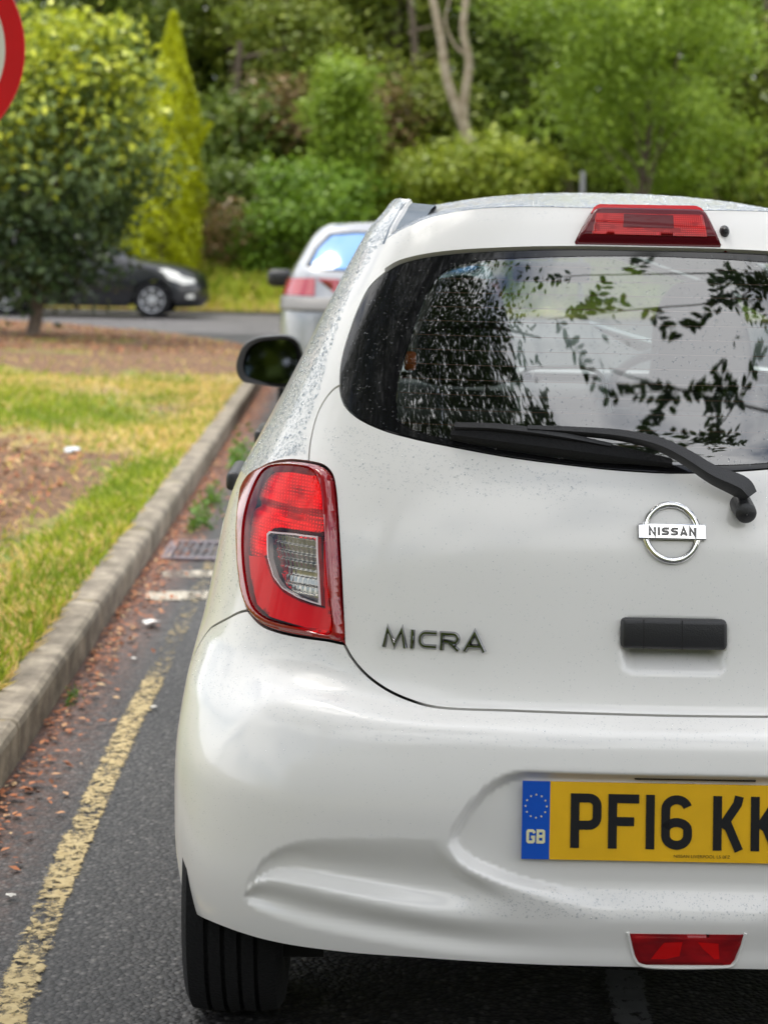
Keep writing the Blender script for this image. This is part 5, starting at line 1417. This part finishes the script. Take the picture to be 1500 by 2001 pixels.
# --- golden conifers behind the black car
def conifer(base, h, r, label, seed, n=13000, spikes=()):
    rs = np.random.default_rng(seed); root = empty('golden_conifer', tuple(base)); tag(root, label, 'conifer', 'golden conifers beyond the side road')
    z = rs.random(n)**.85; a = rs.random(n)*6.283; prof = lambda q: np.where(q > .60, (1-q)/.40*.95+.02, .60+.35*np.sin((q/.60)*2.6)+.02)
    k = .72+.30*rs.random(n)**.5; lob = 1+.26*np.sin(a*3+z*9)*np.sin(z*14+a)+.10*np.sin(a*7+z*31)
    rr = r*np.clip(prof(z), 0, 1.1)*k*lob; P = np.stack([rr*np.cos(a), rr*np.sin(a), z*h], -1)
    T = .25+.45*rs.random(n)+.25*np.sin(a*5+z*23)*np.sin(z*31)+.25*(z-.4)
    for (dx, z0, hh, w) in spikes:
        q = rs.random(900); a2 = rs.random(900)*6.283; P = np.vstack([P, np.stack([dx*(.3+.7*q)+w*(1-q)*np.cos(a2), w*(1-q)*np.sin(a2), z0+hh*q], -1)]); T = np.concatenate([T, .5+.4*rs.random(900)])
    O = P*[1, 1, 0]; O /= np.linalg.norm(O, axis=1, keepdims=True)+1e-6
    V, F = quads(P, .13*(.6+.8*rs.random(len(P))), .42, N_=O*.8, rs=rs); np_mesh('crown', V, F, GOLD, root, attr={'tint': np.repeat(np.clip(T, 0, 1), 4)})
    bm = bmesh.new(); bm_tube(bm, [(0, 0, -.2), (0, 0, h*.8)], [.10, .03], 8); bm_obj('trunk', bm, TRUNK, root)
Yc = 34.5
conifer((wx(330, Yc), Yc, .15), wz(33, Yc)-.15, .64, 'tall pointed golden conifer with a side spike behind the black car', 11, 16000, spikes=((.80, 2.9, .72, .20),))
conifer((wx(318, Yc-.8), Yc-.8, .12), wz(212, Yc)-.15, .66, 'lower golden conifer in front of the tallest one', 12, 9000)
# --- wood on the bank beyond the side road
def bank(X, Y): return .05+.16*np.clip(Y-32.4, 0, 40)*(1+.1*np.sin(X*.7))
bank_o = grid_mesh('grass_bank', np.linspace(-60, 60, 90), np.concatenate([np.arange(32.2, 40, .5), np.arange(40, 75, 4)]), bank, VERGE, {'dirt': lambda X, Y: .35*sstep(33.4, 32.2, Y)+.12*np.abs(np.sin(X*1.3)), 'straw': lambda X, Y: .12+.45*sstep(33.8, 32.2, Y)}); tag(bank_o, kind='structure')
nb = 30000; gx_ = -14+20*rng.random(nb); gy_ = 32.3+5*rng.random(nb); h = .15+.35*rng.random(nb)*sstep(32.2, 33.5, gy_); an = rng.random(nb)*6.283
p0 = np.stack([gx_, gy_, bank(gx_, gy_)], -1); dx = np.stack([np.cos(an), np.sin(an), 0*an], -1); ln = np.stack([np.cos(an*3), np.sin(an*3), 0*an], -1)
V = np.stack([p0-dx*.02, p0+dx*.02, p0+ln*(h*.2)[:, None]+np.array([0, 0, 1])*(h*.7)[:, None]+dx*.015, p0+ln*(h*.5)[:, None]+np.array([0, 0, 1])*h[:, None]], 1).reshape(-1, 3)
tg_ = np_mesh('tall_grass', V, np.arange(nb*4).reshape(nb, 4), GRASSM, attr={'tint': np.repeat(np.clip(.15+.5*rng.random(nb)+.25*(rng.random(nb) < .15)+.25*sstep(33.2, 32.3, gy_), 0, 1), 4)}); tag(tg_, kind='stuff')
def wood(name, u, v0, v1, ru, Y, mat, label, leaf=.16, clumps=300, per=26, crad=.34, seed=1, trunk=None, cat='tree', lobes=4, ry=None, tall=0, bark=None, shell=.5, group='trees of the wood on the bank'):
    """a tree or bush whose crown spans photo rows v0..v1 (top..bottom) round column u"""
    rs = np.random.default_rng(seed+100); x = wx(u, Y); zt = wz(v0, Y)+tall; gz = float(bank(np.array(x), np.array(Y))); zb = max(gz+.15, wz(v1, Y))
    r = ru*Y/FPX; base = np.array([x, Y, gz]); cr = []; H = zt-zb
    cr.append((np.array([0, 0, (zt+zb)/2-gz]), (r*.66, (ry or r)*.7, H*.48)))
    for i in range(lobes):
        a = rs.random()*6.283; q = .50+.42*rs.random(); zz = zb-gz+H*(.12+.80*rs.random())
        cr.append((np.array([r*q*math.cos(a), r*q*math.sin(a)*.8, zz]), (r*(.25+.25*rs.random()), r*.35, H*(.07+.10*rs.random()))))
    return tree(name, base, cr, mat, label, cat, leaf=leaf, clumps=clumps, per=per, crad=crad, trunk=trunk, seed=seed, group=group, bark=bark, shell=shell)
W = 'trees of the wood on the bank'
wood('bright_tree', 1262, -30, 395, 245, 36.5, BRIGHT, 'bright light green leafy tree standing above the white car roof at right', leaf=.14, clumps=640, per=32, crad=.26, seed=21, trunk=(.11, 4.5), lobes=22, shell=.30, tall=.6)
wood('bush', 925, 275, 400, 165, 35.5, YELG, 'yellowish green bush just above the car roof below the pale trunks', leaf=.15, clumps=330, crad=.24, seed=22, cat='bush', lobes=6)
wood('bush', 620, 320, 480, 115, 35.0, MIDG, 'mid green rounded bush left of the car roof above the silver car', leaf=.14, clumps=330, crad=.24, seed=23, cat='bush', lobes=6)
wood('young_tree', 665, 130, 400, 62, 35.8, BRIGHT, 'slim bright green sapling rising above the rounded bush', leaf=.15, clumps=230, crad=.22, seed=24, trunk=(.05, 3), lobes=5)
wood('bush', 440, 400, 520, 85, 35.4, BROWN, 'brown withered bush on the bank right of the black car', leaf=.13, clumps=60, per=18, crad=.22, seed=25, cat='bush', lobes=4)
wood('bush', 505, 405, 545, 62, 35.2, MIDG, 'small green bush on the bank left of the silver car', leaf=.13, clumps=150, crad=.22, seed=26, cat='bush', lobes=4)
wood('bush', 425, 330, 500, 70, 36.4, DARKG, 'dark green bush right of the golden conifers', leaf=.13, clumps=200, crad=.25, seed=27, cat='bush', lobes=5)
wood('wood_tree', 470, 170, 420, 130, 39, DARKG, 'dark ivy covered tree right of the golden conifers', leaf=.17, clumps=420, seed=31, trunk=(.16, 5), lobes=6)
wood('wood_tree', 560, 60, 360, 120, 40, OLIVE, 'olive green tree with brown sprays left of the bright sapling', leaf=.17, clumps=420, seed=32, trunk=(.15, 6), lobes=7, tall=1)
wood('bush', 545, 150, 300, 75, 38.2, BROWN, 'brown leaved spray hanging before the olive tree', leaf=.15, clumps=70, per=18, crad=.3, seed=33, cat='bush', lobes=5)
wood('wood_tree', 790, 90, 400, 120, 40, OLIVE, 'olive tree just left of the pale forked trunks', leaf=.17, clumps=360, seed=34, trunk=(.15, 6), lobes=7)
wood('bush', 775, 170, 300, 60, 38.8, BROWN, 'brownish bush between the sapling and the pale forked trunks', leaf=.15, clumps=50, per=18, crad=.3, seed=35, cat='bush', lobes=4)
wood('wood_tree', 1010, -40, 380, 120, 41.5, DARKG, 'dark tree between the pale trunks and the bright tree', leaf=.18, clumps=420, seed=36, trunk=(.16, 7), lobes=7, tall=2)
wood('wood_tree', 1480, 20, 420, 120, 41, OLIVE, 'olive tree at the right edge behind the bright tree', leaf=.18, clumps=380, seed=37, trunk=(.16, 7), lobes=7, tall=1)
wood('wood_tree', 760, -160, 120, 220, 43, OLIVE, 'broad olive crowned tree at the top centre of the wood', leaf=.2, clumps=520, seed=38, trunk=(.2, 8), lobes=9, tall=1)
wood('wood_tree', 450, -160, 130, 200, 43.5, OLIVE, 'broad olive crowned tree above the golden conifers', leaf=.2, clumps=520, seed=39, trunk=(.2, 8), lobes=9, tall=1)
wood('wood_tree', 1120, -200, 100, 160, 43, MIDG, 'mid green crown at the top behind the bright tree', leaf=.2, clumps=420, seed=40, trunk=(.2, 8), lobes=8, tall=1)
wood('wood_tree', 1400, -220, 120, 170, 43, MIDG, 'mid green crown at the top right corner', leaf=.2, clumps=420, seed=41, trunk=(.2, 8), lobes=8, tall=1)
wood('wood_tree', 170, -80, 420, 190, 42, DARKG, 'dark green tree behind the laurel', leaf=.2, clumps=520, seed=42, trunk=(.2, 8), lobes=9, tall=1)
wood('wood_tree', -60, -120, 460, 200, 40, OLIVE, 'olive tree at the left edge behind the road sign', leaf=.2, clumps=480, seed=43, trunk=(.2, 8), lobes=8, tall=1)
wood('wood_tree', 40, 20, 300, 60, 38.6, DARKG, 'dark narrow tree with thick trunk behind the top of the laurel', leaf=.17, clumps=160, seed=44, trunk=(.2, 7), lobes=4)
# pale forked trunks
Yb = 37.6; tb = np.array([wx(925, Yb), Yb, float(bank(np.array(0.), np.array(Yb)))]); tr_ = empty('forked_tree', tuple(tb)); tag(tr_, 'pale thin tree with two forked trunks and few leaves', 'tree', W)
def lp(u, v): return at_y(u, v, Yb)-tb
bm = bmesh.new()
a_ = spline(np.array([(0, 0, -.2)]+[lp(u, v) for u, v in ((924, 330), (918, 285), (905, 240))]), 6); bm_tube(bm, [tuple(p) for p in a_], list(np.linspace(.15, .14, len(a_))), 9)
a_ = spline(np.array([lp(u, v) for u, v in ((906, 243), (888, 200), (872, 150), (862, 80), (850, 20), (838, -40), (830, -120))]), 6); bm_tube(bm, [tuple(p) for p in a_], list(np.linspace(.125, .07, len(a_))), 9)
a_ = spline(np.array([lp(u, v) for u, v in ((905, 243), (908, 190), (916, 120), (905, 60), (910, 0), (916, -60), (910, -140))]), 6); bm_tube(bm, [tuple(p) for p in a_], list(np.linspace(.115, .06, len(a_))), 9)
a_ = spline(np.array([lp(u, v) for u, v in ((913, 110), (890, 90), (870, 40), (880, -10))]), 5); bm_tube(bm, [tuple(p) for p in a_], list(np.linspace(.04, .02, len(a_))), 7)
bm_obj('trunk', bm, BIRCH, tr_, True)
rs = np.random.default_rng(77); C = np.array([lp(870, -150)+rs.normal(size=3)*[1.2, .8, .7] for _ in range(60)]); P = leaves(C, .3, 20, .15, .5, rs); V, F = quads(P, .15, .5, rs=rs)
np_mesh('crown', V, F, OLIVE, tr_, attr={'tint': np.repeat(rs.random(len(P)), 4)})
# thin metal post above the car roof
bm = bmesh.new(); pp_ = at_y(1138, 350, 33.0); bm_tube(bm, [(pp_[0], 33.0, .1), (pp_[0], 33.0, wz(330, 33.0))], .045, 12); bm_lathe(bm, [(wz(330, 33.0), .05), (wz(330, 33.0)+.03, .045), (wz(330, 33.0)+.04, .001)], 'Z', 12, (pp_[0], 33.0, 0)); tag(bm_obj('metal_post', bm, SGREY, None, True), 'slim grey metal post before the yellowish bush above the car roof', 'post')
# the wood's far mass
rs = np.random.default_rng(99); n = 6800; C = np.stack([-34+68*rs.random(n), 46+6*rs.random(n), 0*rs.random(n)], -1); C[:, 2] = bank(C[:, 0], C[:, 1])*.9+rs.random(n)**.9*(11+2*np.sin(C[:, 0]*.5))
P = leaves(C, .6, 24, .3, .5, rs); V, F = quads(P, .34+.16*rs.random(len(P)), .55, rs=rs)
fm = np_mesh('far_wood', V, F, DARKG, attr={'tint': np.repeat(np.clip(np.repeat(rs.random(n), 24)*.6+.4*rs.random(len(P)), 0, 1), 4)}); tag(fm, kind='stuff')
# --- unseen hedge added behind the camera to cut low light (mirrored in the paint and chrome)
rs = np.random.default_rng(55); n = 2600; C = np.stack([-22+44*rs.random(n), -13-1.6*rs.random(n), .2+7.0*rs.random(n)], -1); P = leaves(C, .5, 16, .3, .5, rs); V, F = quads(P, .34+.2*rs.random(len(P)), .55, rs=rs)
hg = empty('light_blocking_hedge', (0, -13.8, 0)); tag(hg, 'unseen dark hedge added behind the camera to block low sky light', 'hedge'); np_mesh('foliage', V-np.array([0, -13.8, 0]), F, DARKG, hg, attr={'tint': np.repeat(rs.random(len(P)), 4)})
# --- tree on the verge whose boughs hang over the car (seen mirrored in the rear window)
OVERH = leafmat('overhang_leaf', [(0, (.020, .045, .010)), (1, (.070, .125, .022))], trans=.25)
rs = np.random.default_rng(5); ov = empty('overhanging_tree', (-4.2, -2.2, .15)); tag(ov, 'leafy tree on the verge whose boughs hang over the white car', 'tree')
O_ = np.array([-4.2, -2.2, .15]); bm = bmesh.new(); twigs = []
def bough(pts, r0, r1, seg=7):
    a = spline(np.array(pts, float)-O_, 8); bm_tube(bm, [tuple(p) for p in a], list(np.linspace(r0, r1, len(a))), seg); return a+O_
bough([(-4.2, -2.2, 0), (-4.1, -2.1, 1.5), (-4.2, -1.9, 3.2), (-4.0, -1.6, 5.0)], .17, .10, 10)
main = [bough([(-4.15, -2.0, 2.6), (-3.2, -.9, 3.6), (-2.0, .2, 4.2), (-.8, .7, 4.4), (.3, .75, 4.35), (1.15, .75, 4.3)], .09, .006),
        bough([(-4.1, -1.8, 3.4), (-3.4, 0, 4.4), (-2.4, 1.6, 4.9), (-1.2, 2.4, 5.0), (0, 2.3, 4.8), (1.3, 2.05, 4.6), (2.3, 2.1, 4.5)], .09, .006),
        bough([(-4.1, -1.8, 3.8), (-3.0, .8, 4.7), (-1.6, 1.4, 4.8), (-.5, 1.35, 4.7), (.5, 1.3, 4.6)], .07, .006),
        bough([(-4.0, -1.6, 4.6), (-3.6, 2.0, 5.6), (-2.8, 4.0, 5.8), (-1.6, 5.0, 5.8)], .08, .02),
        bough([(-4.0, -1.6, 4.8), (-5.2, .5, 5.6), (-6.2, 2.6, 6.0)], .08, .02)]
tip = [bough([(2.9, .4, 4.9), (2.2, .9, 4.65), (1.5, 1.15, 4.5), (.9, 1.3, 4.45)], .012, .003, 5), bough([(3.1, 2.3, 5.2), (2.3, 1.95, 4.75), (1.6, 1.78, 4.55), (.6, 1.72, 4.5)], .012, .003, 5), bough([(1.75, 1.80, 4.6), (1.45, 1.62, 4.48), (1.0, 1.55, 4.45), (.55, 1.48, 4.45)], .006, .002, 5), bough([(.25, .75, 4.36), (.45, .95, 4.4), (.38, 1.08, 4.42), (.2, 1.2, 4.42)], .005, .002, 5), bough([(.3, .75, 4.35), (.8, .95, 4.3), (1.3, 1.05, 4.3)], .006, .002, 5), bough([(1.5, 1.15, 4.5), (1.25, .9, 4.42), (1.0, .72, 4.4)], .005, .002, 5)]
C = []
def along(a, n, spread, lo=0.0):
    for _ in range(n):
        i = int((lo+(1-lo)*rs.random())*(len(a)-1)); C.append(a[i]+rs.normal(size=3)*spread)
for a in main: along(a, 170, .30, .25)
C = [c for c in C if not (c[0] > .35 and rs.random() < .8)]
d_ = np.stack([rs.uniform(-5.5, .25, 4200), rs.uniform(-.8, 4.2, 4200), rs.uniform(4.0, 5.6, 4200)], -1); C += [c for c in d_ if (c[0] < -.15+.25*math.sin(c[1]*3))]
d2 = crown_points((-5.5, .5, 6.2), (3.2, 4.0, 1.8), 500, rs, .3); C += list(d2)
SP = []
for a in tip:                                    # sprays: a thin twig with leaves along both sides
    for k in range(13):
        p = a[int((.08+.92*rs.random())*(len(a)-1))]; d = rs.normal(size=3)*[1, 1, .35]; d[2] -= .25; d /= np.linalg.norm(d); L2 = .14+.20*rs.random()
        q = [p+d*L2*f+np.array([0, 0, -.05])*f*f for f in (0, .35, .7, 1.0)]; bm_tube(bm, [tuple(x-O_) for x in q], [.003, .0025, .002, .0012], 5)
        sd2 = np.cross(d, [0, 0, 1]); sd2 /= np.linalg.norm(sd2)
        for f in np.linspace(.12, 1, int(L2/.026)):
            for s_ in (1, -1):
                if rs.random() < .85: SP.append((q[0]+(q[3]-q[0])*f+sd2*s_*.022+rs.normal(size=3)*.006, d*.6+sd2*s_*.8+rs.normal(size=3)*.25))
along(main[0], 8, .05, .8); along(main[1], 14, .07, .72); along(main[2], 8, .06, .8)
C = np.array(C); per_ = np.where((C[:, 0] < .2) & (C[:, 2] < 5.7), 24, 7); P = np.repeat(C, per_, 0)+rs.normal(size=(int(per_.sum()), 3))*np.repeat(np.where(per_ > 7, .13, .075), per_)[:, None]
V, F = quads(P-O_, np.repeat(np.where(per_ > 7, .060, .047), per_)*(.7+.6*rs.random(len(P))), .52, flat=.35, rs=rs); np_mesh('crown', V, F, OVERH, ov, attr={'tint': np.repeat(rs.random(len(P)), 4)})
bm_obj('trunk', bm, TRUNK, ov, True)
P = np.array([p for p, d in SP]); D = np.array([d for p, d in SP]); D /= np.linalg.norm(D, axis=1, keepdims=True); n = len(P); S2 = np.cross(D, np.array([0, 0, 1])+rs.normal(size=(n, 3))*.35); S2 /= np.linalg.norm(S2, axis=1, keepdims=True)
h = (.024+.012*rs.random(n))[:, None]; V = np.stack([P-D*h, P-D*h*.45+S2*h*.42, P+D*h*.35+S2*h*.40, P+D*h, P+D*h*.35-S2*h*.40, P-D*h*.45-S2*h*.42], 1).reshape(-1, 3)
np_mesh('leaf_sprays', V-O_, np.arange(n*6).reshape(n, 6), OVERH, ov, attr={'tint': np.repeat(rs.random(n), 6)})
# ================================================================== the other two parked cars
def simple_car(label, tab, paint, loc, rz, win, wheels, lamps, name='parked_car', extra=None, res=.06, doors=None, roofc=.03, glass=None):
    sh = Shell(tab); zt_ = tab['z'][-1]-.004; zb_ = tab['z'][0]+.01; root = empty(name, loc, rz); tag(root, label, 'car')
    def sd(yz):
        yz = np.asarray(yz, float); return [(-a, b) for a, b in zip(sh.s_side(yz[:, 0], yz[:, 1]), yz[:, 1])]
    def fr(xz_): return [(-a, b) for a, b in zip(sh.s_front([p[0] for p in xz_], [p[1] for p in xz_]), [p[1] for p in xz_])]
    def re(xz_): return [(-a, b) for a, b in zip(sh.s_rear([p[0] for p in xz_], [p[1] for p in xz_]), [p[1] for p in xz_])]
    (ya, yb, wr, ww, wx_) = wheels; ar = wr+.045
    def arch_(yc): return sd([(yc-ar*math.cos(a), wr+ar*math.sin(a)) for a in np.linspace(.06, math.pi-.06, 20)])
    out = [(0, zt_), (0, .9), (0, zb_), (-.5, zb_)]+sd([(ya-ar-.06, zb_)])+arch_(ya)+sd([(ya+ar+.06, zb_), (1.9, zb_), (yb-ar-.06, zb_)])+arch_(yb)+sd([(yb+ar+.06, zb_)])+[(-2.5, zb_), (-3, zb_), (-3, .9), (-3, zt_), (-2.6, zt_), (-2.2, zt_), (-1.8, zt_), (-1.3, zt_), (-.8, zt_), (-.4, zt_)]
    W_ = [f(sd, fr, re) for f in win]
    bv = panel(sh, dedupe_c(out), holes=W_, res=res, flange=0, shrink=0)
    panel_obj('body', join_vfn(bv, mirror_vfn(bv)), paint, root)
    lv = panel(sh, dedupe_c(out), holes=W_, res=.12, off=-.03, flange=0, shrink=0); panel_obj('interior_lining', join_vfn(lv, mirror_vfn(lv)), GAP, root)
    for w_, nm in zip(W_, ('rear_window', 'windscreen', 'window', 'window', 'window')):
        g = panel(sh, w_, res=.08, off=-.004, flange=0, shrink=0)
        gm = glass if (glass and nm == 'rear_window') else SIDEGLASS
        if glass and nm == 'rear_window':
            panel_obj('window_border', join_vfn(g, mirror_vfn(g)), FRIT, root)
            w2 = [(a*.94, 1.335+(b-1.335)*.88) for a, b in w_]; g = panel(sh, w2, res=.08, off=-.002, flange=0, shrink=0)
        if nm == 'window':
            panel_obj(nm, g, gm, root); panel_obj(nm, mirror_vfn(g), gm, root)
        else: panel_obj(nm, join_vfn(g, mirror_vfn(g)), gm, root)
    # roof
    g = np.linspace(0, 3, 61); e = sh.P(-g, np.full_like(g, zt_)); vs, fs = [], []
    for i in range(61):
        for k in range(7):
            t = k/6*2-1; vs.append((e[i][0]*-t, e[i][1], e[i][2]+roofc*(1-t*t)*min(1, 4*min(i, 60-i)/60+.02)))
    fs = [(i*7+k, i*7+k+1, i*7+8+k, i*7+7+k) for i in range(60) for k in range(6)]
    mesh_obj('roof', vs, fs, paint, root, smooth=True)
    for s_ in (1, -1):
        for yc in (ya, yb): wheel(root, s_*wx_, yc, wr, ww, s_, spokes=7)
        for (nm, fn, mat_, off) in lamps:
            v = panel(sh, fn(sd, fr, re), res=.04, off=off, flange=.01, shrink=0); panel_obj(nm, v if s_ > 0 else mirror_vfn(v), mat_, root)
    bm = bmesh.new(); bm_box(bm, (0, (ya+yb)/2, .30), (1.2, yb-ya+1.2, .16)); bm_obj('underbody', bm, UNDER, root)
    for s_ in (1, -1):
        bm = bmesh.new(); p = sh.P(-float(sh.s_side([tab['mir'][0]], [tab['mir'][1]])[0]), tab['mir'][1])
        bm_box(bm, (s_*(-p[0]+.11), p[1]+.02, p[2]+.06), (.22, .13, .15), .05); bm_obj('door_mirror', bm, tab.get('mirmat', paint), root, True)
        for yh in tab.get('handles', ()):
            q = sh.P(-float(sh.s_side([yh], [.9])[0]), .9); bm = bmesh.new(); bm_box(bm, (-q[0]*s_, yh, .9), (.05, .2, .035), .012); bm_obj('door_handle', bm, paint, root, True)
    # front and rear seats
    for (x, y) in ((-.36, 2.0), (.36, 2.0), (-.36, 1.15), (.36, 1.15)):
        bm = bmesh.new(); bm_box(bm, (x, y, .85), (.46, .14, .6), .05); bm_box(bm, (x, y-.03, 1.24), (.26, .10, .17), .04); bm_obj('seat', bm, SEATF, root, True)
    if extra: extra(root, sh, sd, fr, re)
    return root
SILV = pmat('silver_paint', (.29, .30, .32), rough=.32, metal=.35, coat=1, coat_r=.04)
BLKP = pmat('black_car_paint', (.006, .007, .010), rough=.3, coat=.5, coat_r=.03)
PINKL = pmat('faded_tail_lens', (.36, .03, .045), rough=.2, coat=1)
SKYREFL = pmat('sky_reflection_pane', (.10, .27, .60), rough=.12, coat=1)  # reflection of clear sky in the rear window, put into the base colour
HEADL2 = pmat('headlight_lens', (.80, .80, .74), rough=.15, coat=1)
ST = dict(z=[.20, .30, .40, .55, .75, .92, .97, 1.02, 1.10, 1.18, 1.27, 1.36, 1.45, 1.51, 1.545],
    y0=[.16, .08, .04, .0, .005, .02, .06, .075, .10, .15, .25, .37, .50, .58, .64], L=[.55]*9+[.5, .48, .45, .42, .4, .38],
    w=[.82, .845, .855, .86, .855, .845, .84, .83, .805, .77, .72, .675, .625, .58, .50], n=[3.2]*9+[3.8]*6,
    yF=[3.9, 3.98, 4.0, 4.0, 3.95, 3.5, 3.2, 3.0, 2.75, 2.6, 2.42, 2.25, 2.08, 1.98, 1.9], LF=[.6]*9+[.5]*6, nF=[2.8]*9+[3.2]*6, mir=(2.35, 1.02), handles=(1.4, 2.2))
ST['mirmat'] = BLACKPL
ys = 12.35; sx_c = wx(545, ys+.45)+.86+.01
def st_extra(root, sh, sd, fr, re):
    v = panel(sh, [(a, b) for a, b in re([(-.78, .955), (.0, .955)])]+[(0, .975)]+re([(-.78, .975)]), res=.04, off=.001, flange=0, shrink=0) if False else None
    bm = bmesh.new(); q = sh.P(0.0, .62); bm_box(bm, (0, q[1]-.01, .62), (.50, .02, .11), .004); bm_obj('number_plate', bm, PLY, root)
    o = [(-.72, .965), (-.55, .972), (0, .972)]; 
    bm = bmesh.new(); g = np.linspace(-.93, .93, 41); pr = None
    for s in g:
        c = []
        for z in (.885, .90, .975, .988): p = sh.P(s, z)+sh.N(s, z)*(.004 if z in (.885, .988) else .014); c.append(bm.verts.new(p))
        if pr:
            for k in range(3): bm.faces.new((pr[k], c[k], c[k+1], pr[k+1]))
        pr = c
    bm_obj('bumper_strip', bm, pmat('grey_plastic', (.16, .155, .15), rough=.5), root, True)
simple_car('silver hatchback parked ahead of the white car, its pinkish tail lights and a window painted sky-reflection blue showing', ST, SILV, (sx_c, ys, 0), 0,
    [lambda sd, fr, re: [(0, 1.18), (0, 1.49)]+re([(.30, 1.49), (.49, 1.47), (.60, 1.35), (.66, 1.22), (.56, 1.185)]),
     lambda sd, fr, re: fr([(.66, 1.08), (.60, 1.28), (.52, 1.46), (.30, 1.50)])+[(-3, 1.50), (-3, 1.06)]+fr([(.35, 1.065)]),
     lambda sd, fr, re: sd([(1.02, 1.10), (1.15, 1.40), (1.70, 1.44), (1.70, 1.06)]),
     lambda sd, fr, re: sd([(1.76, 1.06), (1.76, 1.44), (2.05, 1.42), (2.35, 1.22), (2.55, 1.06)])],
    (.72, 3.18, .31, .195, .76), [('tail_light', lambda sd, fr, re: re([(.40, 1.0), (.40, 1.125), (.57, 1.13)]), PINKL, .008), ('tail_light', lambda sd, fr, re: re([(.585, 1.13), (.585, 1.0)])+[(-.80, 1.0), (-.84, 1.06), (-.80, 1.12)], PINKL, .008)], extra=st_extra, glass=SKYREFL)
BT = dict(z=[.18, .25, .35, .50, .62, .72, .80, .88, .96, 1.02, 1.08, 1.16, 1.26, 1.36, 1.44, 1.48],
    y0=[.20, .10, .03, .0, .0, .02, .06, .10, .14, .18, .24, .33, .44, .55, .64, .70], L=[.6]*10+[.5]*6,
    w=[.84, .87, .885, .89, .888, .88, .87, .86, .845, .825, .79, .75, .70, .65, .59, .52], n=[3]*10+[3.6]*6,
    yF=[4.12, 4.20, 4.25, 4.25, 4.22, 4.18, 4.10, 3.96, 3.60, 3.15, 2.98, 2.84, 2.66, 2.46, 2.28, 2.14], LF=[.75]*9+[.6]*7, nF=[2.3]*9+[3]*7, mir=(2.55, .98), handles=(1.5, 2.4))
Yk = 30.1; sc_k = Yk/FPX
bx_front = wx(402, Yk)
black = simple_car('black hatchback parked across the side road behind the laurel, its headlight to the right', BT, BLKP, (bx_front-4.22, Yk+.55, 0), R(-90),
    [lambda sd, fr, re: [(0, 1.06), (0, 1.40)]+re([(.45, 1.39), (.58, 1.20), (.60, 1.08)]),
     lambda sd, fr, re: fr([(.70, 1.06), (.62, 1.22), (.54, 1.40), (.30, 1.43)])+[(-3, 1.43), (-3, 1.04)]+fr([(.35, 1.045)]),
     lambda sd, fr, re: sd([(.98, 1.05), (1.12, 1.34), (1.75, 1.40), (1.75, 1.0)]),
     lambda sd, fr, re: sd([(1.82, 1.0), (1.82, 1.40), (2.15, 1.38), (2.5, 1.18), (2.72, 1.0)])],
    (.78, 3.32, .32, .21, .79), [('headlight', lambda sd, fr, re: sd([(3.42, .86), (3.60, .70), (3.80, .63)])+[(-2.32, .60), (-2.5, .62), (-2.55, .68), (-2.36, .74)]+sd([(3.75, .80), (3.55, .865)]), HEADL2, .010),
      ('fog_lamp', lambda sd, fr, re: [(-2.36, .36), (-2.36, .42), (-2.48, .43), (-2.48, .36)], HEADL2, .006),
      ('lower_grille', lambda sd, fr, re: [(-2.55, .28), (-2.55, .42), (-3.0, .42), (-3.0, .28)], BLACKPL, .003)])
for o in bpy.data.objects:
    if o.type == 'MESH' and o.name.startswith('roof') and len(o.data.polygons) < 400: pass
